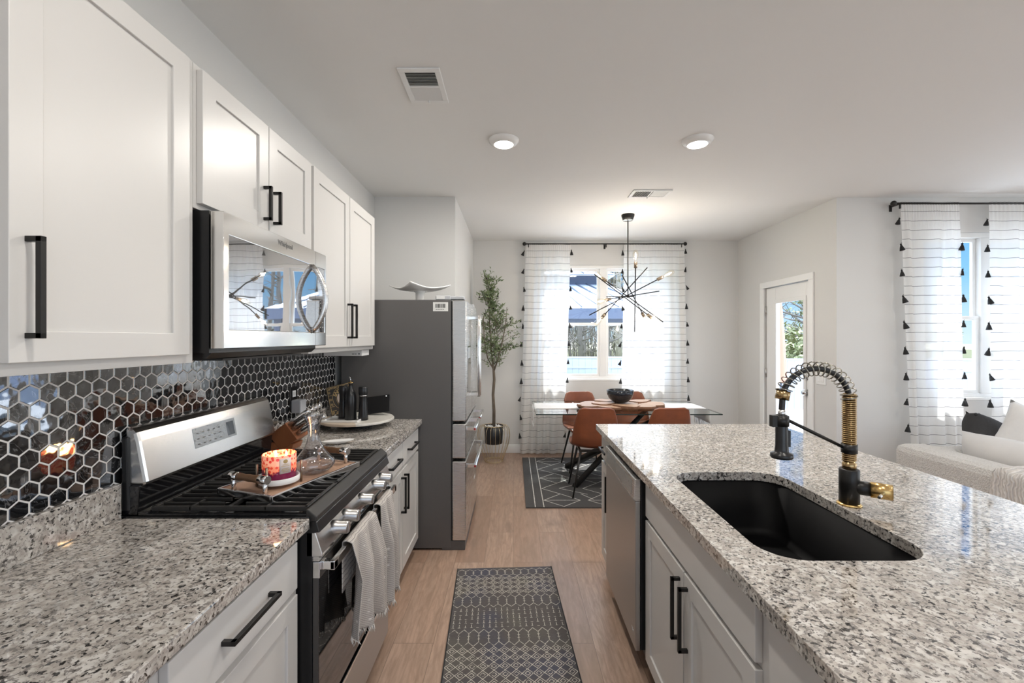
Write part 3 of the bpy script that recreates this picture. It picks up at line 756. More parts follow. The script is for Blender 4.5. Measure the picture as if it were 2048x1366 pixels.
# backguard
bgp = [(-1.236, .917), (-1.185, .917), (-1.175, 1.012), (-1.236, 1.012)]
part('backguard_base', MB().prism(bgp, 'y', RY0 + .004, RY1 - .004), 'black_gloss', t, bevel=.004)
for (a, b_) in ((RY0, RY0 + .03), (RY1 - .03, RY1)):
    part('backguard_end_cap', MB().prism([(-1.232, .93), (-1.205, .93), (-1.212, 1.165), (-1.232, 1.165)], 'y', a, b_), 'black_soft', t, bevel=.006)
bgs = [(-1.226, 1.010), (-1.160, 1.010), (-1.158, 1.022), (-1.182, 1.150), (-1.190, 1.178), (-1.204, 1.193), (-1.226, 1.195)]
part('backguard_panel', MB().prism(bgs, 'y', RY0 + .008, RY1 - .008), 'steel_y', t, bevel=.010)
# display on the slanted face
def bgface(y, z, off=.001):  # point on slanted face
    q = (z - 1.022) / (1.150 - 1.022); return (-1.158 + (-1.182 + 1.158) * q + off * .98, y, z)
dp = MB()
for (a, b_, c0, c1, off, mi) in ((1.615, 1.855, 1.070, 1.142, .0012, 0),):
    P4 = [bgface(a, c0, off), bgface(b_, c0, off), bgface(b_, c1, off), bgface(a, c1, off)]
    Q4 = [bgface(a, c0, -.004), bgface(b_, c0, -.004), bgface(b_, c1, -.004), bgface(a, c1, -.004)]
    dp.face(P4); 
    for i in range(4): dp.face([P4[i], Q4[i], Q4[(i + 1) % 4], P4[(i + 1) % 4]])
dsp = part('control_display', dp, 'display', t)
dm_ = MB()
dw_ = MB()
def dsq(y, z, w_, h_, m_=None): (m_ or dm_).face([bgface(y, z, .0016), bgface(y + w_, z, .0016), bgface(y + w_, z + h_, .0016), bgface(y, z + h_, .0016)])
dsq(1.80, 1.078, .045, .054, dw_)
for i in range(5):
    for j in range(3): dsq(1.630 + i * .030, 1.080 + j * .020, .012, .004)
part('display_window', dw_, 'black_gloss', dsp); part('button_marks', dm_, 'logo_grey', dsp)
# burners
for (x, y, r_) in ((-1.03, 1.55, .040), (-.79, 1.55, .048), (-1.03, 1.98, .036), (-.79, 1.98, .045), (-.91, 1.766, .05)):
    b2 = part('burner', MB().lathe([(r_ + .014, .917), (r_ + .012, .921), (r_, .923), (r_, .917)], (x, y, 0), 28), 'steel_dim', t)
    part('burner_cap', MB().lathe([(.0001, .9305), (r_ - .004, .930), (r_, .928), (r_, .923)], (x, y, 0), 28), 'iron', b2)
# grates: three cast iron sections
for si in range(3):
    a = RY0 + .018 + si * (RY1 - RY0 - .036) / 3 + .002; b_ = a + (RY1 - RY0 - .036) / 3 - .004
    x0, x1 = -1.148, -.662; zt = .940; q = .0065
    gr_ = MB()
    fp = [(x0, a + q), (x1, a + q), (x1, b_ - q), (x0, b_ - q)]
    for i in range(4):
        (ax, ay), (bx, by) = fp[i], fp[(i + 1) % 4]
        gr_.box(min(ax, bx) - q, max(ax, bx) + q, min(ay, by) - q, max(ay, by) + q, zt - .016, zt)
    if si != 1:
        n = 5
        for i in range(1, n + 1):
            yy = a + (b_ - a) * i / (n + 1)
            gr_.box(x0, -.945, yy - .004, yy + .004, zt - .012, zt).box(-.875, x1, yy - .004, yy + .004, zt - .012, zt)
        gr_.box(-.915, -.905, a, b_, zt - .014, zt)
        for cx in (-1.03, -.79): gr_.box(cx - .004, cx + .004, a, a + .07, zt - .012, zt).box(cx - .004, cx + .004, b_ - .07, b_, zt - .012, zt)
    else:
        for i in range(1, 6):
            yy = a + (b_ - a) * i / 6
            gr_.box(x0, x1, yy - .004, yy + .004, zt - .012, zt)
    for xx in (x0, x1):
        for yy in (a + .01, b_ - .01): gr_.box(xx - .008, xx + .008, yy - .008, yy + .008, .917, zt - .012)
    part('grate', gr_, 'iron', t, bevel=.002)
# slanted front trim, black strip and control panel
part('front_rail', MB().prism([(-.652, .900), (-.652, .938), (-.644, .938), (-.618, .916), (-.618, .900)], 'y', RY0 - .001, RY1 + .001), 'iron', t, bevel=.003)
part('front_band', MB().prism([(-.66, .866), (-.66, .900), (-.618, .900), (-.608, .866)], 'y', RY0 - .001, RY1 + .001), 'black_satin', t, bevel=.002)
part('knob_panel', MB().prism([(-.65, .790), (-.65, .866), (-.622, .866), (-.600, .800), (-.600, .790)], 'y', RY0, RY1), 'steel_y', t, bevel=.002)
for yy in (1.500, 1.600, 1.765, 1.930, 2.030):
    kn_ = MB().lathe([(.024, -.620), (.024, -.600), (.021, -.596), (.0205, -.566), (.018, -.562), (.0001, -.562)], (0, yy, .832), 24, axis='x')
    kn_.box(-.600, -.560, yy - .005, yy + .005, .815, .849)
    part('knob', kn_, 'knob_steel', t, bevel=.001)
# vent strip under panel
vs_ = MB().box(-.632, -.612, RY0 + .004, RY1 - .004, .774, .790)
for i in range(60): vs_.box(-.613, -.6105, RY0 + .05 + i * .0115, RY0 + .054 + i * .0115, .777, .788, 1)
part('vent_strip', vs_, ['steel', 'gasket'], t)
# oven door
od = part('oven_door', MB().box(-.632, -.612, RY0 + .003, RY1 - .003, .262, .722), 'ovenglass', t, bevel=.002)
part('door_top_strip', MB().box(-.632, -.609, RY0 + .003, RY1 - .003, .720, .772), 'steel_y', od, bevel=.002)
hd = MB().box(-.584, -.568, RY0 + .018, RY1 - .018, .738, .768)
for yy in (RY0 + .018, RY1 - .044): hd.box(-.610, -.568, yy, yy + .026, .739, .767)
part('handle', hd, 'steel_mirror', od, bevel=.003)
lg = MB(); add_text(lg, 'Whirlpool', .030, face_px((-.6115, 1.80, .292)), bold=.0003)
part('logo', lg, 'logo_light', od)
part('bottom_drawer', MB().box(-.632, -.612, RY0 + .003, RY1 - .003, .045, .252), 'steel_dim', t, bevel=.003)
part('drawer_lip', MB().box(-.632, -.606, RY0 + .003, RY1 - .003, .238, .252), 'steel_mirror', t, bevel=.002)

# towels over the oven handle -------------------------------------
def towel(label, y0, y1, zb0, zb1, fold, seed, back, flare):
    rnd_ = random.Random(seed)
    zt = .7745
    def fn(u, v):
        # v 0: back end, .2: over the bar, 1: front hem
        y = y0 + (y1 - y0) * u
        zb = zb0 + (zb1 - zb0) * u
        if v < .14:
            q = v / .14; z = back + (zt - .006 - back) * q; x = -.589
        elif v < .2:
            q = (v - .14) / .06; a = math.pi * (1 - q); x = -.576 + .0135 * math.cos(a); z = zt - .004 + .008 * math.sin(a)
        else:
            q = (v - .2) / .8; z = zt - .004 + (zb - zt) * q
            amp = fold * min(1, q * 2.2 + .12)
            x = -.5605 + amp * (1.05 + math.sin(u * 14.0 + seed + q * .8) * .9 + .35 * math.sin(u * 31 + seed * 2)) * .5
            y = y + (u - .5) * flare * q + .010 * math.sin(q * 5 + seed) * q
        return (x, y, z)
    o = MB().grid(fn, 46, 60)
    tw = solo('dish_towel', o, 'towel', label, 'towel', (-.565, (y0 + y1) / 2, .76), solid=.003, recalc=True)
    fr_ = MB(); n = 90
    for i in range(n):
        u = (i + .5) / n; p = Vector(fn(u, 1.0)); l_ = rnd_.uniform(.012, .026)
        e = p + Vector((rnd_.uniform(-.008, .010), rnd_.uniform(-.008, .008), -l_))
        fr_.tube([p + Vector((0, 0, .004)), (p + e) / 2 + Vector((rnd_.uniform(-.003, .003), 0, 0)), e], [.0018, .0015, .0008], 4)
    f_ = finish(fr_, 'fringe', 'fringe', ORG[tw.name]); f_.parent = tw
towel('beige striped fringed dish towel on the oven handle, nearer one', 1.512, 1.775, .485, .36, .046, 1, .60, .13)
towel('beige striped fringed dish towel on the oven handle, closer to the fridge', 1.850, 2.03, .36, .37, .046, 4, .60, .05)

# ------------------------------------------------------------------ serving tray on the range
TO = Vector((-.783, 1.43, .941)); ux = Vector((.322, .947, 0)).normalized(); vx = Vector((-ux.y, ux.x, 0))
TL, TW = .435, .250
def TP(a, b_, h): return TO + ux * a + vx * b_ + Vector((0, 0, h))
def tbox(m_, a0, a1, b0, b1, h0, h1, mi=0):
    rot = Matrix.Rotation(math.atan2(ux.y, ux.x), 3, 'Z')
    c_ = TP((a0 + a1) / 2, (b0 + b1) / 2, (h0 + h1) / 2); dx, dy, dz = (a1 - a0) / 2, (b1 - b0) / 2, (h1 - h0) / 2
    return m_.box(c_.x - dx, c_.x + dx, c_.y - dy, c_.y + dy, c_.z - dz, c_.z + dz, mi, rot=rot)
t = thing('serving_tray', 'rectangular wooden serving tray with metal rim set across the range grates', 'tray', tuple(TP(TL / 2, TW / 2, 0)))
part('tray_board', tbox(MB(), .008, TL - .008, .008, TW - .008, .004, .013), 'traywood', t)
rm = MB()
for (a0, a1, b0, b1) in ((0, TL, 0, .010), (0, TL, TW - .010, TW), (0, .010, .010, TW - .010), (TL - .010, TL, .010, TW - .010)): tbox(rm, a0, a1, b0, b1, -.002, .020)
part('metal_rim', rm, 'chrome', t, bevel=.002)
for a in (.020, TL - .020):
    gp = [TP(a, TW * .22 + .018 + (TW * .56 - .036) * q, .062) for q in (0, .12, .3, .5, .7, .88, 1)]
    hh = part('handle', MB().tube(gp, [.0115, .0135, .0118, .0130, .0112, .0135, .0115], 14), 'gripwood', t, label='turned wooden grip')
    for bb in (TW * .22, TW * .78):
        h = MB(); h.cyl(TP(a, bb, .012), TP(a, bb, .060), .0075, 12)
        h.cyl(TP(a, bb - .012, .062), TP(a, bb + .022, .062), .0145, 14) if bb < TW / 2 else h.cyl(TP(a, bb - .022, .062), TP(a, bb + .012, .062), .0145, 14)
        part('handle_post', h, 'chrome', hh)
# candle in holder
ZT = .941 + .0132
cx, cy = -.838, 1.575
t = thing('candle_holder', 'round white candle holder with three brass posts on the tray', 'candle holder', (cx, cy, ZT))
part('plate', MB().lathe([(.0001, .012), (.066, .012), (.067, .014), (.067, .030), (.064, .032), (.061, .031), (.060, .020), (.0001, .019)], (cx, cy, ZT), 48), 'white_gloss', t)
for a in (-95, 25, 145, 200):
    px_, py_ = cx + .0705 * math.cos(R(a)), cy + .0705 * math.sin(R(a))
    part('post', MB().cyl((px_, py_, ZT), (px_, py_, ZT + .078), .0042, 10), 'dark_brass', t)
cz = ZT + .0195
t = thing('jar_candle', 'lit red floral printed jar candle in the white holder', 'candle', (cx, cy, cz))
part('printed_jar', MB().lathe([(.0001, 0), (.053, 0), (.0555, .003), (.0555, .090), (.0545, .0915), (.0535, .090), (.0535, .070)], (cx, cy, cz), 48), 'candle', t)
part('wax', MB().lathe([(.0001, .074), (.0525, .074), (.0525, .066)], (cx, cy, cz), 32), 'wax', t)
for a in (30, 150, 270):
    px_, py_ = cx + .022 * math.cos(R(a)), cy + .022 * math.sin(R(a))
    fo = part('flame', MB().lathe([(.0001, .077), (.0035, .080), (.0042, .085), (.0025, .093), (.0001, .099)], (px_, py_, cz), 10), 'flame', t)
lb = MB(); a0, a1 = R(-62), R(-22)
lb.grid(lambda u, v: (cx + .0560 * math.cos(a0 + (a1 - a0) * u), cy + .0560 * math.sin(a0 + (a1 - a0) * u), cz + .030 + .052 * v), 8, 1)
part('paper_label', lb, 'paper', t, solid=.0004)
lb = MB()
for i, (w_, zz) in enumerate(((.5, .036), (.7, .041), (.6, .046), (.7, .055), (.5, .060))):
    am = (a0 + a1) / 2; hw_ = (a1 - a0) * w_ / 2
    lb.grid(lambda u, v: (cx + .0563 * math.cos(am - hw_ + 2 * hw_ * u), cy + .0563 * math.sin(am - hw_ + 2 * hw_ * u), cz + zz + .0018 * v), 6, 1)
lb.grid(lambda u, v: (cx + (.0563) * math.cos((a0 + a1) / 2 + .14 * math.cos(6.283 * u)), cy + .0563 * math.sin((a0 + a1) / 2 + .14 * math.cos(6.283 * u)), cz + .072 + .007 * math.sin(6.283 * u) * v), 12, 1)
part('label_print', lb, 'goldink', t)
lamp('POINT', 'candle_glow', (cx, cy, cz + .105), (0, 0, 0), .35, (1, .6, .25), .02)
# decanter
dx, dy = -.775, 1.705
prof = [(.0001, .002), (.040, .000), (.050, .004), (.070, .018), (.079, .036), (.074, .052), (.055, .072), (.038, .094), (.026, .120), (.0205, .148), (.021, .170), (.026, .195), (.036, .222), (.0385, .228)]
inner = [(max(.0001, r_ - .0022), h + .0022) for r_, h in prof][::-1]
t = thing('glass_decanter', 'clear glass wine decanter behind the candle on the tray', 'decanter', (dx, dy, ZT))
part('glass_body', MB().lathe(prof + inner[:-1] + [(.0001, .0042)], (dx, dy, ZT + .0), 56), 'decanter', t)
part('punt', MB().lathe([(.034, .004), (.020, .012), (.0001, .017)], (dx, dy, ZT), 40), 'decanter', t)

# ------------------------------------------------------------------ outlet, knife block
t = thing('wall_outlet', 'black outlet plate on the hexagon tiles above the knife block', 'outlet', (XL + .009, 2.47, 1.14))
part('cover_plate', MB().box(XL + .009, XL + .015, 2.425, 2.505, 1.075, 1.205), 'outlet_black', t, bevel=.002)
part('socket', MB().box(XL + .015, XL + .018, 2.448, 2.482, 1.148, 1.184), 'white_plastic', t, bevel=.003, label='white upper socket')
part('socket_holes', MB().box(XL + .018, XL + .0185, 2.457, 2.459, 1.160, 1.176).box(XL + .018, XL + .0185, 2.470, 2.472, 1.160, 1.176), 'ink', t)
solo('plug_adapter', MB().box(XL + .018, XL + .072, 2.425, 2.495, 1.062, 1.134), 'grey_plastic', 'pale grey plug adapter in the black wall outlet', 'adapter', (XL + .04, 2.46, 1.065), bevel=.006)
# knife block leans over; local frame then placed
t = thing('knife_block', 'orange-brown wooden knife block full of steel-handled knives', 'knife block', (-1.13, 2.25, CT))
ax_ = Vector((.80, -.10, .59)).normalized(); up_ = Vector((-.59, 0, .80)); side_ = ax_.cross(up_).normalized(); up_ = side_.cross(ax_).normalized()
KB0 = Vector((-1.165, 2.25, CT + .055))
def KP(a, s_, u_): return KB0 + ax_ * a + side_ * s_ + up_ * u_
km = MB()
hx_ = .055; hu = .050
vs8 = [km.bm.verts.new(KP(a, s_, u_)) for a in (-.030, .080) for s_ in (-hx_, hx_) for u_ in (-hu, hu)]
for f in ((0, 1, 3, 2), (4, 6, 7, 5), (0, 4, 5, 1), (2, 3, 7, 6), (0, 2, 6, 4), (1, 5, 7, 3)): km.bm.faces.new([vs8[i] for i in f])
for v in km.bm.verts:
    if v.co.z < CT + .001: v.co.z = CT + .001
km.prism([(-1.215, CT), (-1.11, CT), (-1.10, CT + .03), (-1.215, CT + .04)], 'y', 2.20, 2.30)
part('block', km, 'block', t, bevel=.002)
for i, (s_, u_, l_) in enumerate([(-.038, .034, .13), (-.013, .034, .125), (.013, .034, .12), (.038, .034, .11), (-.038, .008, .10), (-.013, .008, .10), (.013, .008, .10), (.038, .008, .095), (-.03, -.026, .12), (.0, -.026, .09), (.03, -.026, .09)]):
    k_ = MB().tube([KP(.080, s_, u_), KP(.080 + l_ * .5, s_, u_ + .002), KP(.080 + l_ * .95, s_, u_), KP(.080 + l_ * 1.2, s_, u_ - .004)], [.0075, .0085, .0078, .0095], 8, flat=1.4)
    part('knife_handle', k_, 'steel', t)
solo('spoon_rest', MB().grid(lambda u, v: (-.93 + .075 * math.cos(6.283 * u) * (.05 + .95 * v), 2.33 + .028 * math.sin(6.283 * u) * (.05 + .95 * v) + .03 * math.cos(6.283 * u) * v, CT + .003 + .018 * v * v), 24, 5), 'white_gloss',
     'white oval spoon rest on the far counter behind the decanter', 'spoon rest', (-.93, 2.33, CT), solid=.003)

# ------------------------------------------------------------------ board with bottles
BX, BY, BZ = -1.000, 2.815, .968
t = thing('serving_board', 'round scalloped serving board on a low foot beside the fridge', 'serving board', (BX, BY, CT))
po = []
for i in range(96):
    a = 2 * math.pi * i / 96; r_ = .224 + .005 * abs(math.sin(a * 7))
    po.append((BX + r_ * math.cos(a), BY + r_ * math.sin(a)))
part('board_top', MB().prism(po, 'z', BZ - .016, BZ), 'board', t, bevel=.004)
part('foot', MB().lathe([(.10, CT), (.10, CT + .006), (.085, CT + .012), (.085, BZ - .016)], (BX, BY, 0), 36), 'black_soft', t)
t = thing('small_tray', 'small white rectangular tray under the black bottles', 'tray', (-1.03, 2.72, BZ))
part('tray_base', MB().box(-1.150, -.945, 2.655, 2.80, BZ, BZ + .004), 'white_gloss', t)
rm = MB()
for (a, b_, c0, c1) in ((-1.158, -.937, 2.647, 2.657), (-1.158, -.937, 2.798, 2.808), (-1.158, -1.148, 2.657, 2.798), (-.947, -.937, 2.657, 2.798)): rm.box(a, b_, c0, c1, BZ, BZ + .013)
part('tray_rim', rm, 'white_gloss', t, bevel=.003)
bz = BZ + .004
def px2x(px, Y): return (px - 1027) * Y / F
x = px2x(702, 2.74)
t = thing('oil_bottle', 'tall black oil bottle with pour spout on the small white tray', 'bottle', (x, 2.735, bz))
part('bottle_body', MB().lathe([(.0001, 0), (.034, 0), (.036, .004), (.035, .14), (.030, .165), (.018, .185), (.0135, .20), (.0130, .222), (.015, .226), (.0001, .226)], (x, 2.735, bz), 28), 'black_soft', t)
part('collar', MB().lathe([(.0001, .2265), (.0165, .2265), (.0165, .232), (.0001, .232)], (x, 2.735, bz), 20), 'gold', t)
part('pour_spout', MB().tube([(x, 2.735, bz + .232), (x - .001, 2.735, bz + .250), (x - .007, 2.735, bz + .266)], [.0045, .0035, .0025], 8), 'chrome', t)
x = px2x(683, 2.76)
mill = [(.0001, 0), (.030, 0), (.030, .02), (.024, .10), (.0225, .125), (.024, .150), (.0275, .165), (.0275, .198), (.025, .203), (.0001, .203)]
solo('pepper_mill', MB().lathe(mill, (x + .006, 2.775, bz), 28), 'black_soft', 'black pepper mill mostly hidden behind the oil bottle', 'mill', (x, 2.775, bz))
x = px2x(727, 2.74)
t = thing('salt_mill', 'black waisted salt mill right of the oil bottle', 'mill', (x, 2.735, bz))
part('mill_body', MB().lathe(mill, (x, 2.735, bz), 28), 'black_soft', t)
part('ring', MB().lathe([(.0246, .146), (.0255, .149), (.0258, .152), (.0248, .152)], (x, 2.735, bz), 28, close_ends=False), 'chrome', t)

# cookbook on stand : plane facing camera, leaning back, rolled slightly
def panel_frame(c_, w_, h_, roll, lean, yaw=0):
    return Matrix.Translation(c_) @ Matrix.Rotation(R(yaw), 4, 'Z') @ Matrix.Rotation(R(-lean), 4, 'X') @ Matrix.Rotation(R(roll), 4, 'Y') @ Matrix.Rotation(R(90), 4, 'X')
def mbox(m_, mat4, x0, x1, y0, y1, z0, z1, mi=0):
    n0 = len(m_.bm.verts); m_.box(x0, x1, y0, y1, z0, z1, mi); m_.bm.verts.ensure_lookup_table()
    for v in m_.bm.verts[n0:]: v.co = mat4 @ v.co
    return m_
CBm = panel_frame((-1.128, 2.885, BZ + .112), .2, .25, -13, 12, 14) @ Matrix.Scale(.86, 4)
t = thing('cookbook', 'gold and black cookbook propped behind the bottles', 'book', (-1.085, 2.885, BZ))
part('cover', mbox(mbox(MB(), CBm, -.095, .095, -.112, .112, -.012, 0), CBm, -.090, .090, -.109, .109, -.010, -.002), 'cover', t, bevel=.001)
gi = MB()
for (a, b_, c0, c1) in ((-.088, .088, -.105, -.102), (-.088, .088, .102, .105), (-.088, -.085, -.102, .102), (.085, .088, -.102, .102), (-.088, -.062, .040, .043), (-.088, -.058, -.045, -.042), (-.088, -.05, -.078, -.075), (.06, .088, .040, .043)):
    mbox(gi, CBm, a, b_, c0, c1, 0, .0006)
def ring(m_, mat4, cx_, cy_, rx, ry, w_, z=.0005, n=40):
    for i in range(n):
        a0_, a1_ = 2 * math.pi * i / n, 2 * math.pi * (i + 1) / n
        m_.face([mat4 @ Vector((cx_ + (rx + k_) * math.cos(a_), cy_ + (ry + k_) * math.sin(a_), z)) for (a_, k_) in ((a0_, 0), (a1_, 0), (a1_, w_), (a0_, w_))])
ring(gi, CBm, 0, .005, .060, .080, .0025); ring(gi, CBm, 0, .0, .035, .052, .0015)
for (qx, qy) in ((-.074, .088), (-.074, -.09), (.074, .088), (.074, -.09), (-.075, .01), (-.073, -.028), (-.076, .064), (-.045, -.095)): ring(gi, CBm, qx, qy, .006, .007, .002, n=12); ring(gi, CBm, qx, qy, .001, .002, .002, n=8)
add_text(gi, 'FROM CROOK', .017, CBm @ Matrix.Translation((-.012, .093, 0)), bold=.0003)
for ch, an in zip('SNO', (146, 122, 98)):
    a_ = R(an); add_text(gi, ch, .034, CBm @ Matrix.Translation((.047 * math.cos(a_), .062 * math.sin(a_) + .002, 0)) @ Matrix.Rotation(a_ - R(90), 4, 'Z'), bold=.0012)
part('gold_print', gi, 'goldink', t)
pp = MB(); pp.face([CBm @ Vector((.030 * math.cos(2 * math.pi * i / 32), .046 * math.sin(2 * math.pi * i / 32), .0009)) for i in range(32)])
part('oval_print', pp, 'portrait', t)
st = MB().tube([CBm @ Vector((-.075, -.02, -.016)), CBm @ Vector((-.078, -.10, -.016)), CBm @ Vector((-.076, -.118, -.010)), CBm @ Vector((-.070, -.119, .010)), CBm @ Vector((-.066, -.106, .018))], .0045, 8)
st.tube([CBm @ Vector((.075, -.02, -.016)), CBm @ Vector((.078, -.10, -.016)), CBm @ Vector((.076, -.118, -.010)), CBm @ Vector((.070, -.119, .010)), CBm @ Vector((.066, -.106, .018))], .0045, 8)
st.tube([CBm @ Vector((-.078, -.10, -.016)), CBm @ Vector((.078, -.10, -.016))], .004, 8)
st.tube([CBm @ Vector((0, -.10, -.016)), (-1.13, 2.99, BZ + .004)], .004, 8)
solo('book_stand', st, 'steel', 'bent silver metal stand holding the cookbook', 'book stand', (-1.085, 2.9, BZ))
TBm = panel_frame((px2x(757, 2.93), 2.93, BZ + .070), .15, .15, -9, 25, -6)
t = thing('tablet', 'small black tablet leaning right of the mills', 'tablet', (px2x(757, 2.93), 2.93, BZ))
part('casing', mbox(MB(), TBm, -.085, .078, -.060, .060, -.008, 0), 'black_soft', t, bevel=.006)
part('camera_dot', mbox(MB(), TBm, .050, .055, .047, .052, 0, .0006), 'glowdot', t)

# ------------------------------------------------------------------ refrigerator
FY0, FY1 = 3.062, 3.925
t = thing('refrigerator', 'stainless French-door refrigerator with dark grey side', 'refrigerator', (-.80, 3.49, 0))
part('cabinet', MB().box(-1.20, -.436, FY0, FY1, .015, 1.745), 'darkgrey', t, bevel=.003)
part('gasket', MB().box(-.436, -.426, FY0 + .012, FY1 - .012, .07, 1.735), 'gasket', t)
part('base_grille', MB().box(-.50, -.338, FY0 + .004, FY1 - .004, .0, .064), 'darkgrey', t, bevel=.003)
ym = (FY0 + FY1) / 2
def fdoor(name, a, b_, c0, c1): return part(name, MB().box(-.426, -.330, a, b_, c0, c1), 'steel', t, bevel=.007)
d1 = fdoor('door', FY0, ym - .002, .898, 1.742); d2 = fdoor('door', ym + .002, FY1, .898, 1.742)
d3 = fdoor('drawer', FY0, ym - .002, .640, .880); d4 = fdoor('drawer', ym + .002, FY1, .640, .880); d5 = fdoor('drawer', FY0, FY1, .067, .620)
def fhandle(d, p0, p1, axis):
    h = MB(); xo = -.272
    p0, p1 = Vector(p0), Vector(p1)
    h.cyl((xo, p0.y, p0.z), (xo, p1.y, p1.z), .0125, 16)
    for p, s_ in ((p0, 1), (p1, -1)):
        q = p + (p1 - p0).normalized() * .02 * s_
        h.box(-.331, xo + .004, q.y - .0115, q.y + .0115, q.z - .0115, q.z + .0115)
    hh = part('handle', h, 'steel_mirror', d, bevel=.001)
    return hh
fhandle(d1, (0, ym - .045, 1.02), (0, ym - .045, 1.655), 'z'); fhandle(d2, (0, ym + .045, 1.02), (0, ym + .045, 1.655), 'z')
for d, a, b_, z in ((d3, FY0 + .03, ym - .03, .838), (d4, ym + .03, FY1 - .03, .838), (d5, FY0 + .05, FY1 - .05, .572)):
    hh = fhandle(d, (0, a, z), (0, b_, z), 'y')
    part('medallion', MB().lathe([(.0001, a - .0030), (.0075, a - .0025), (.0078, a)], (-.272, 0, z), 16, axis='y') if False else MB().cyl((-.272, a - .003, z), (-.272, a, z), .0075, 16), 'red', hh)
dsn = part('dispenser', MB().box(-.3305, -.3285, FY0 + .10, FY0 + .31, 1.09, 1.42), 'black_gloss', d1, bevel=.002)
part('dispenser_panel', MB().box(-.3285, -.3275, FY0 + .11, FY0 + .30, 1.33, 1.41), 'steel_dim', dsn)
part('logo_badge', MB().box(-.3300, -.3285, FY0 + .60, FY0 + .70, .30, .32), 'white_plastic', d5)
hc = MB().box(-.545, -.44, FY0 + .01, FY0 + .12, 1.745, 1.775).box(-.50, -.345, FY0 + .02, FY0 + .09, 1.748, 1.772)
part('hinge_cover', hc, 'grey_plastic', t, bevel=.005)
hc = MB().box(-.500, -.345, FY1 - .10, FY1 - .02, 1.745, 1.772)
part('hinge_cover', hc, 'grey_plastic', t, bevel=.005)
part('hinge_sticker', MB().box(-.538, -.480, FY0 + .0085, FY0 + .0095, 1.751, 1.770), 'paper_white', t)
part('barcode_sticker', MB().box(-.560, -.455, FY0 - .0006, FY0 + .0002, 1.665, 1.728), 'paper_white', t, bevel=.0)
bc = MB(); xx = -.545; rb = random.Random(3)
while xx < -.475:
    w_ = rb.choice((.0012, .002, .0032)); bc.box(xx, xx + w_, FY0 - .0010, FY0 - .0005, 1.688, 1.716); xx += w_ + rb.choice((.0012, .002, .003))
for i in range(5): bc.box(-.540 + i * .012, -.532 + i * .012, FY0 - .0010, FY0 - .0005, 1.676, 1.680)
part('barcode', bc, 'ink', t)
# cake stand on the fridge
kx, ky = -.715, 3.36; kz = 1.7452
t = thing('cake_stand', 'white square pedestal cake stand on top of the fridge', 'cake stand', (kx, ky, kz))
part('pedestal', MB().lathe([(.075, 0), (.072, .006), (.040, .014), (.034, .022), (.033, .075), (.048, .092)], (kx, ky, kz), 36), 'white_gloss', t)
def plate(u, v):
    a = (u - .5) * 2; b_ = (v - .5) * 2
    k_ = 1 - .10 * (1 - abs(a)) * abs(b_) - .10 * (1 - abs(b_)) * abs(a)
    X = a * .168 * k_; Y = b_ * .168 * k_; r2 = (a * a * b_ * b_)
    h = .092 + .030 * r2 + .014 * max(abs(a), abs(b_)) ** 3
    ca = R(41); return (kx + X * math.cos(ca) - Y * math.sin(ca), ky + X * math.sin(ca) + Y * math.cos(ca), kz + h)
part('plate', MB().grid(plate, 24, 24), 'white_gloss', t, solid=.007)

# ------------------------------------------------------------------ island
IX = .565
def isl_cab(label, y0, y1, drawer_rows, doors, false_front=False, handle_drawer=True):
    t = thing('island_cabinet', label, 'cabinet', (.95, (y0 + y1) / 2, 0))
    c_ = MB()
    if false_front:
        c_.box(IX + .02, 1.42, y0, y0 + .018, .10, .878).box(IX + .02, 1.42, y1 - .018, y1, .10, .878).box(1.40, 1.42, y0, y1, .10, .878).box(IX + .02, 1.42, y0, y1, .10, .118).box(IX + .02, IX + .04, y0, y1, .10, .878)
    else: c_.box(IX + .02, 1.42, y0, y1, .10, .878)
    c_.box(IX + .09, 1.42, y0, y1, 0, .10)
    part('carcass', c_, 'cab', t)
    for (a, b_) in drawer_rows:
        d = part('drawer_front', MB().box(IX, IX + .0195, a, b_, .715, .852), 'cab', t, bevel=.002)
        if handle_drawer: cc = (a + b_) / 2; hl = min(.1, (b_ - a) * .32); pull(d, IX, -1, y0=cc - hl, y1=cc + hl, z=.790)
    for (a, b_, side) in doors:
        d = part('door', shaker(a, b_, .100, .698, IX + .0195, IX), 'cab', t, bevel=.0015)
        if side:
            yy = b_ - .030 if side > 0 else a + .030
            pull(d, IX, -1, y=yy, z0=.455, z1=.665)
isl_cab('narrow white island cabinet at the far end beyond the dishwasher', 2.530, 2.835, [(2.545, 2.822)], [(2.545, 2.822, -1)])
isl_cab('white sink cabinet with false drawer front in the island', .985, 1.902, [(1.03, 1.885)], [(1.465, 1.885, -1), (1.03, 1.459, 1)], True, False)
isl_cab('white island cabinet nearest the viewer on the right', .10, .983, [(.12, .975)], [(.12, .975, 0)], False, False)
solo('island_back_panel', MB().box(1.42, 1.44, .10, 2.84, 0, .879), 'cab', 'white back panel of the island under the counter overhang', 'panel', (1.43, 1.4, 0))
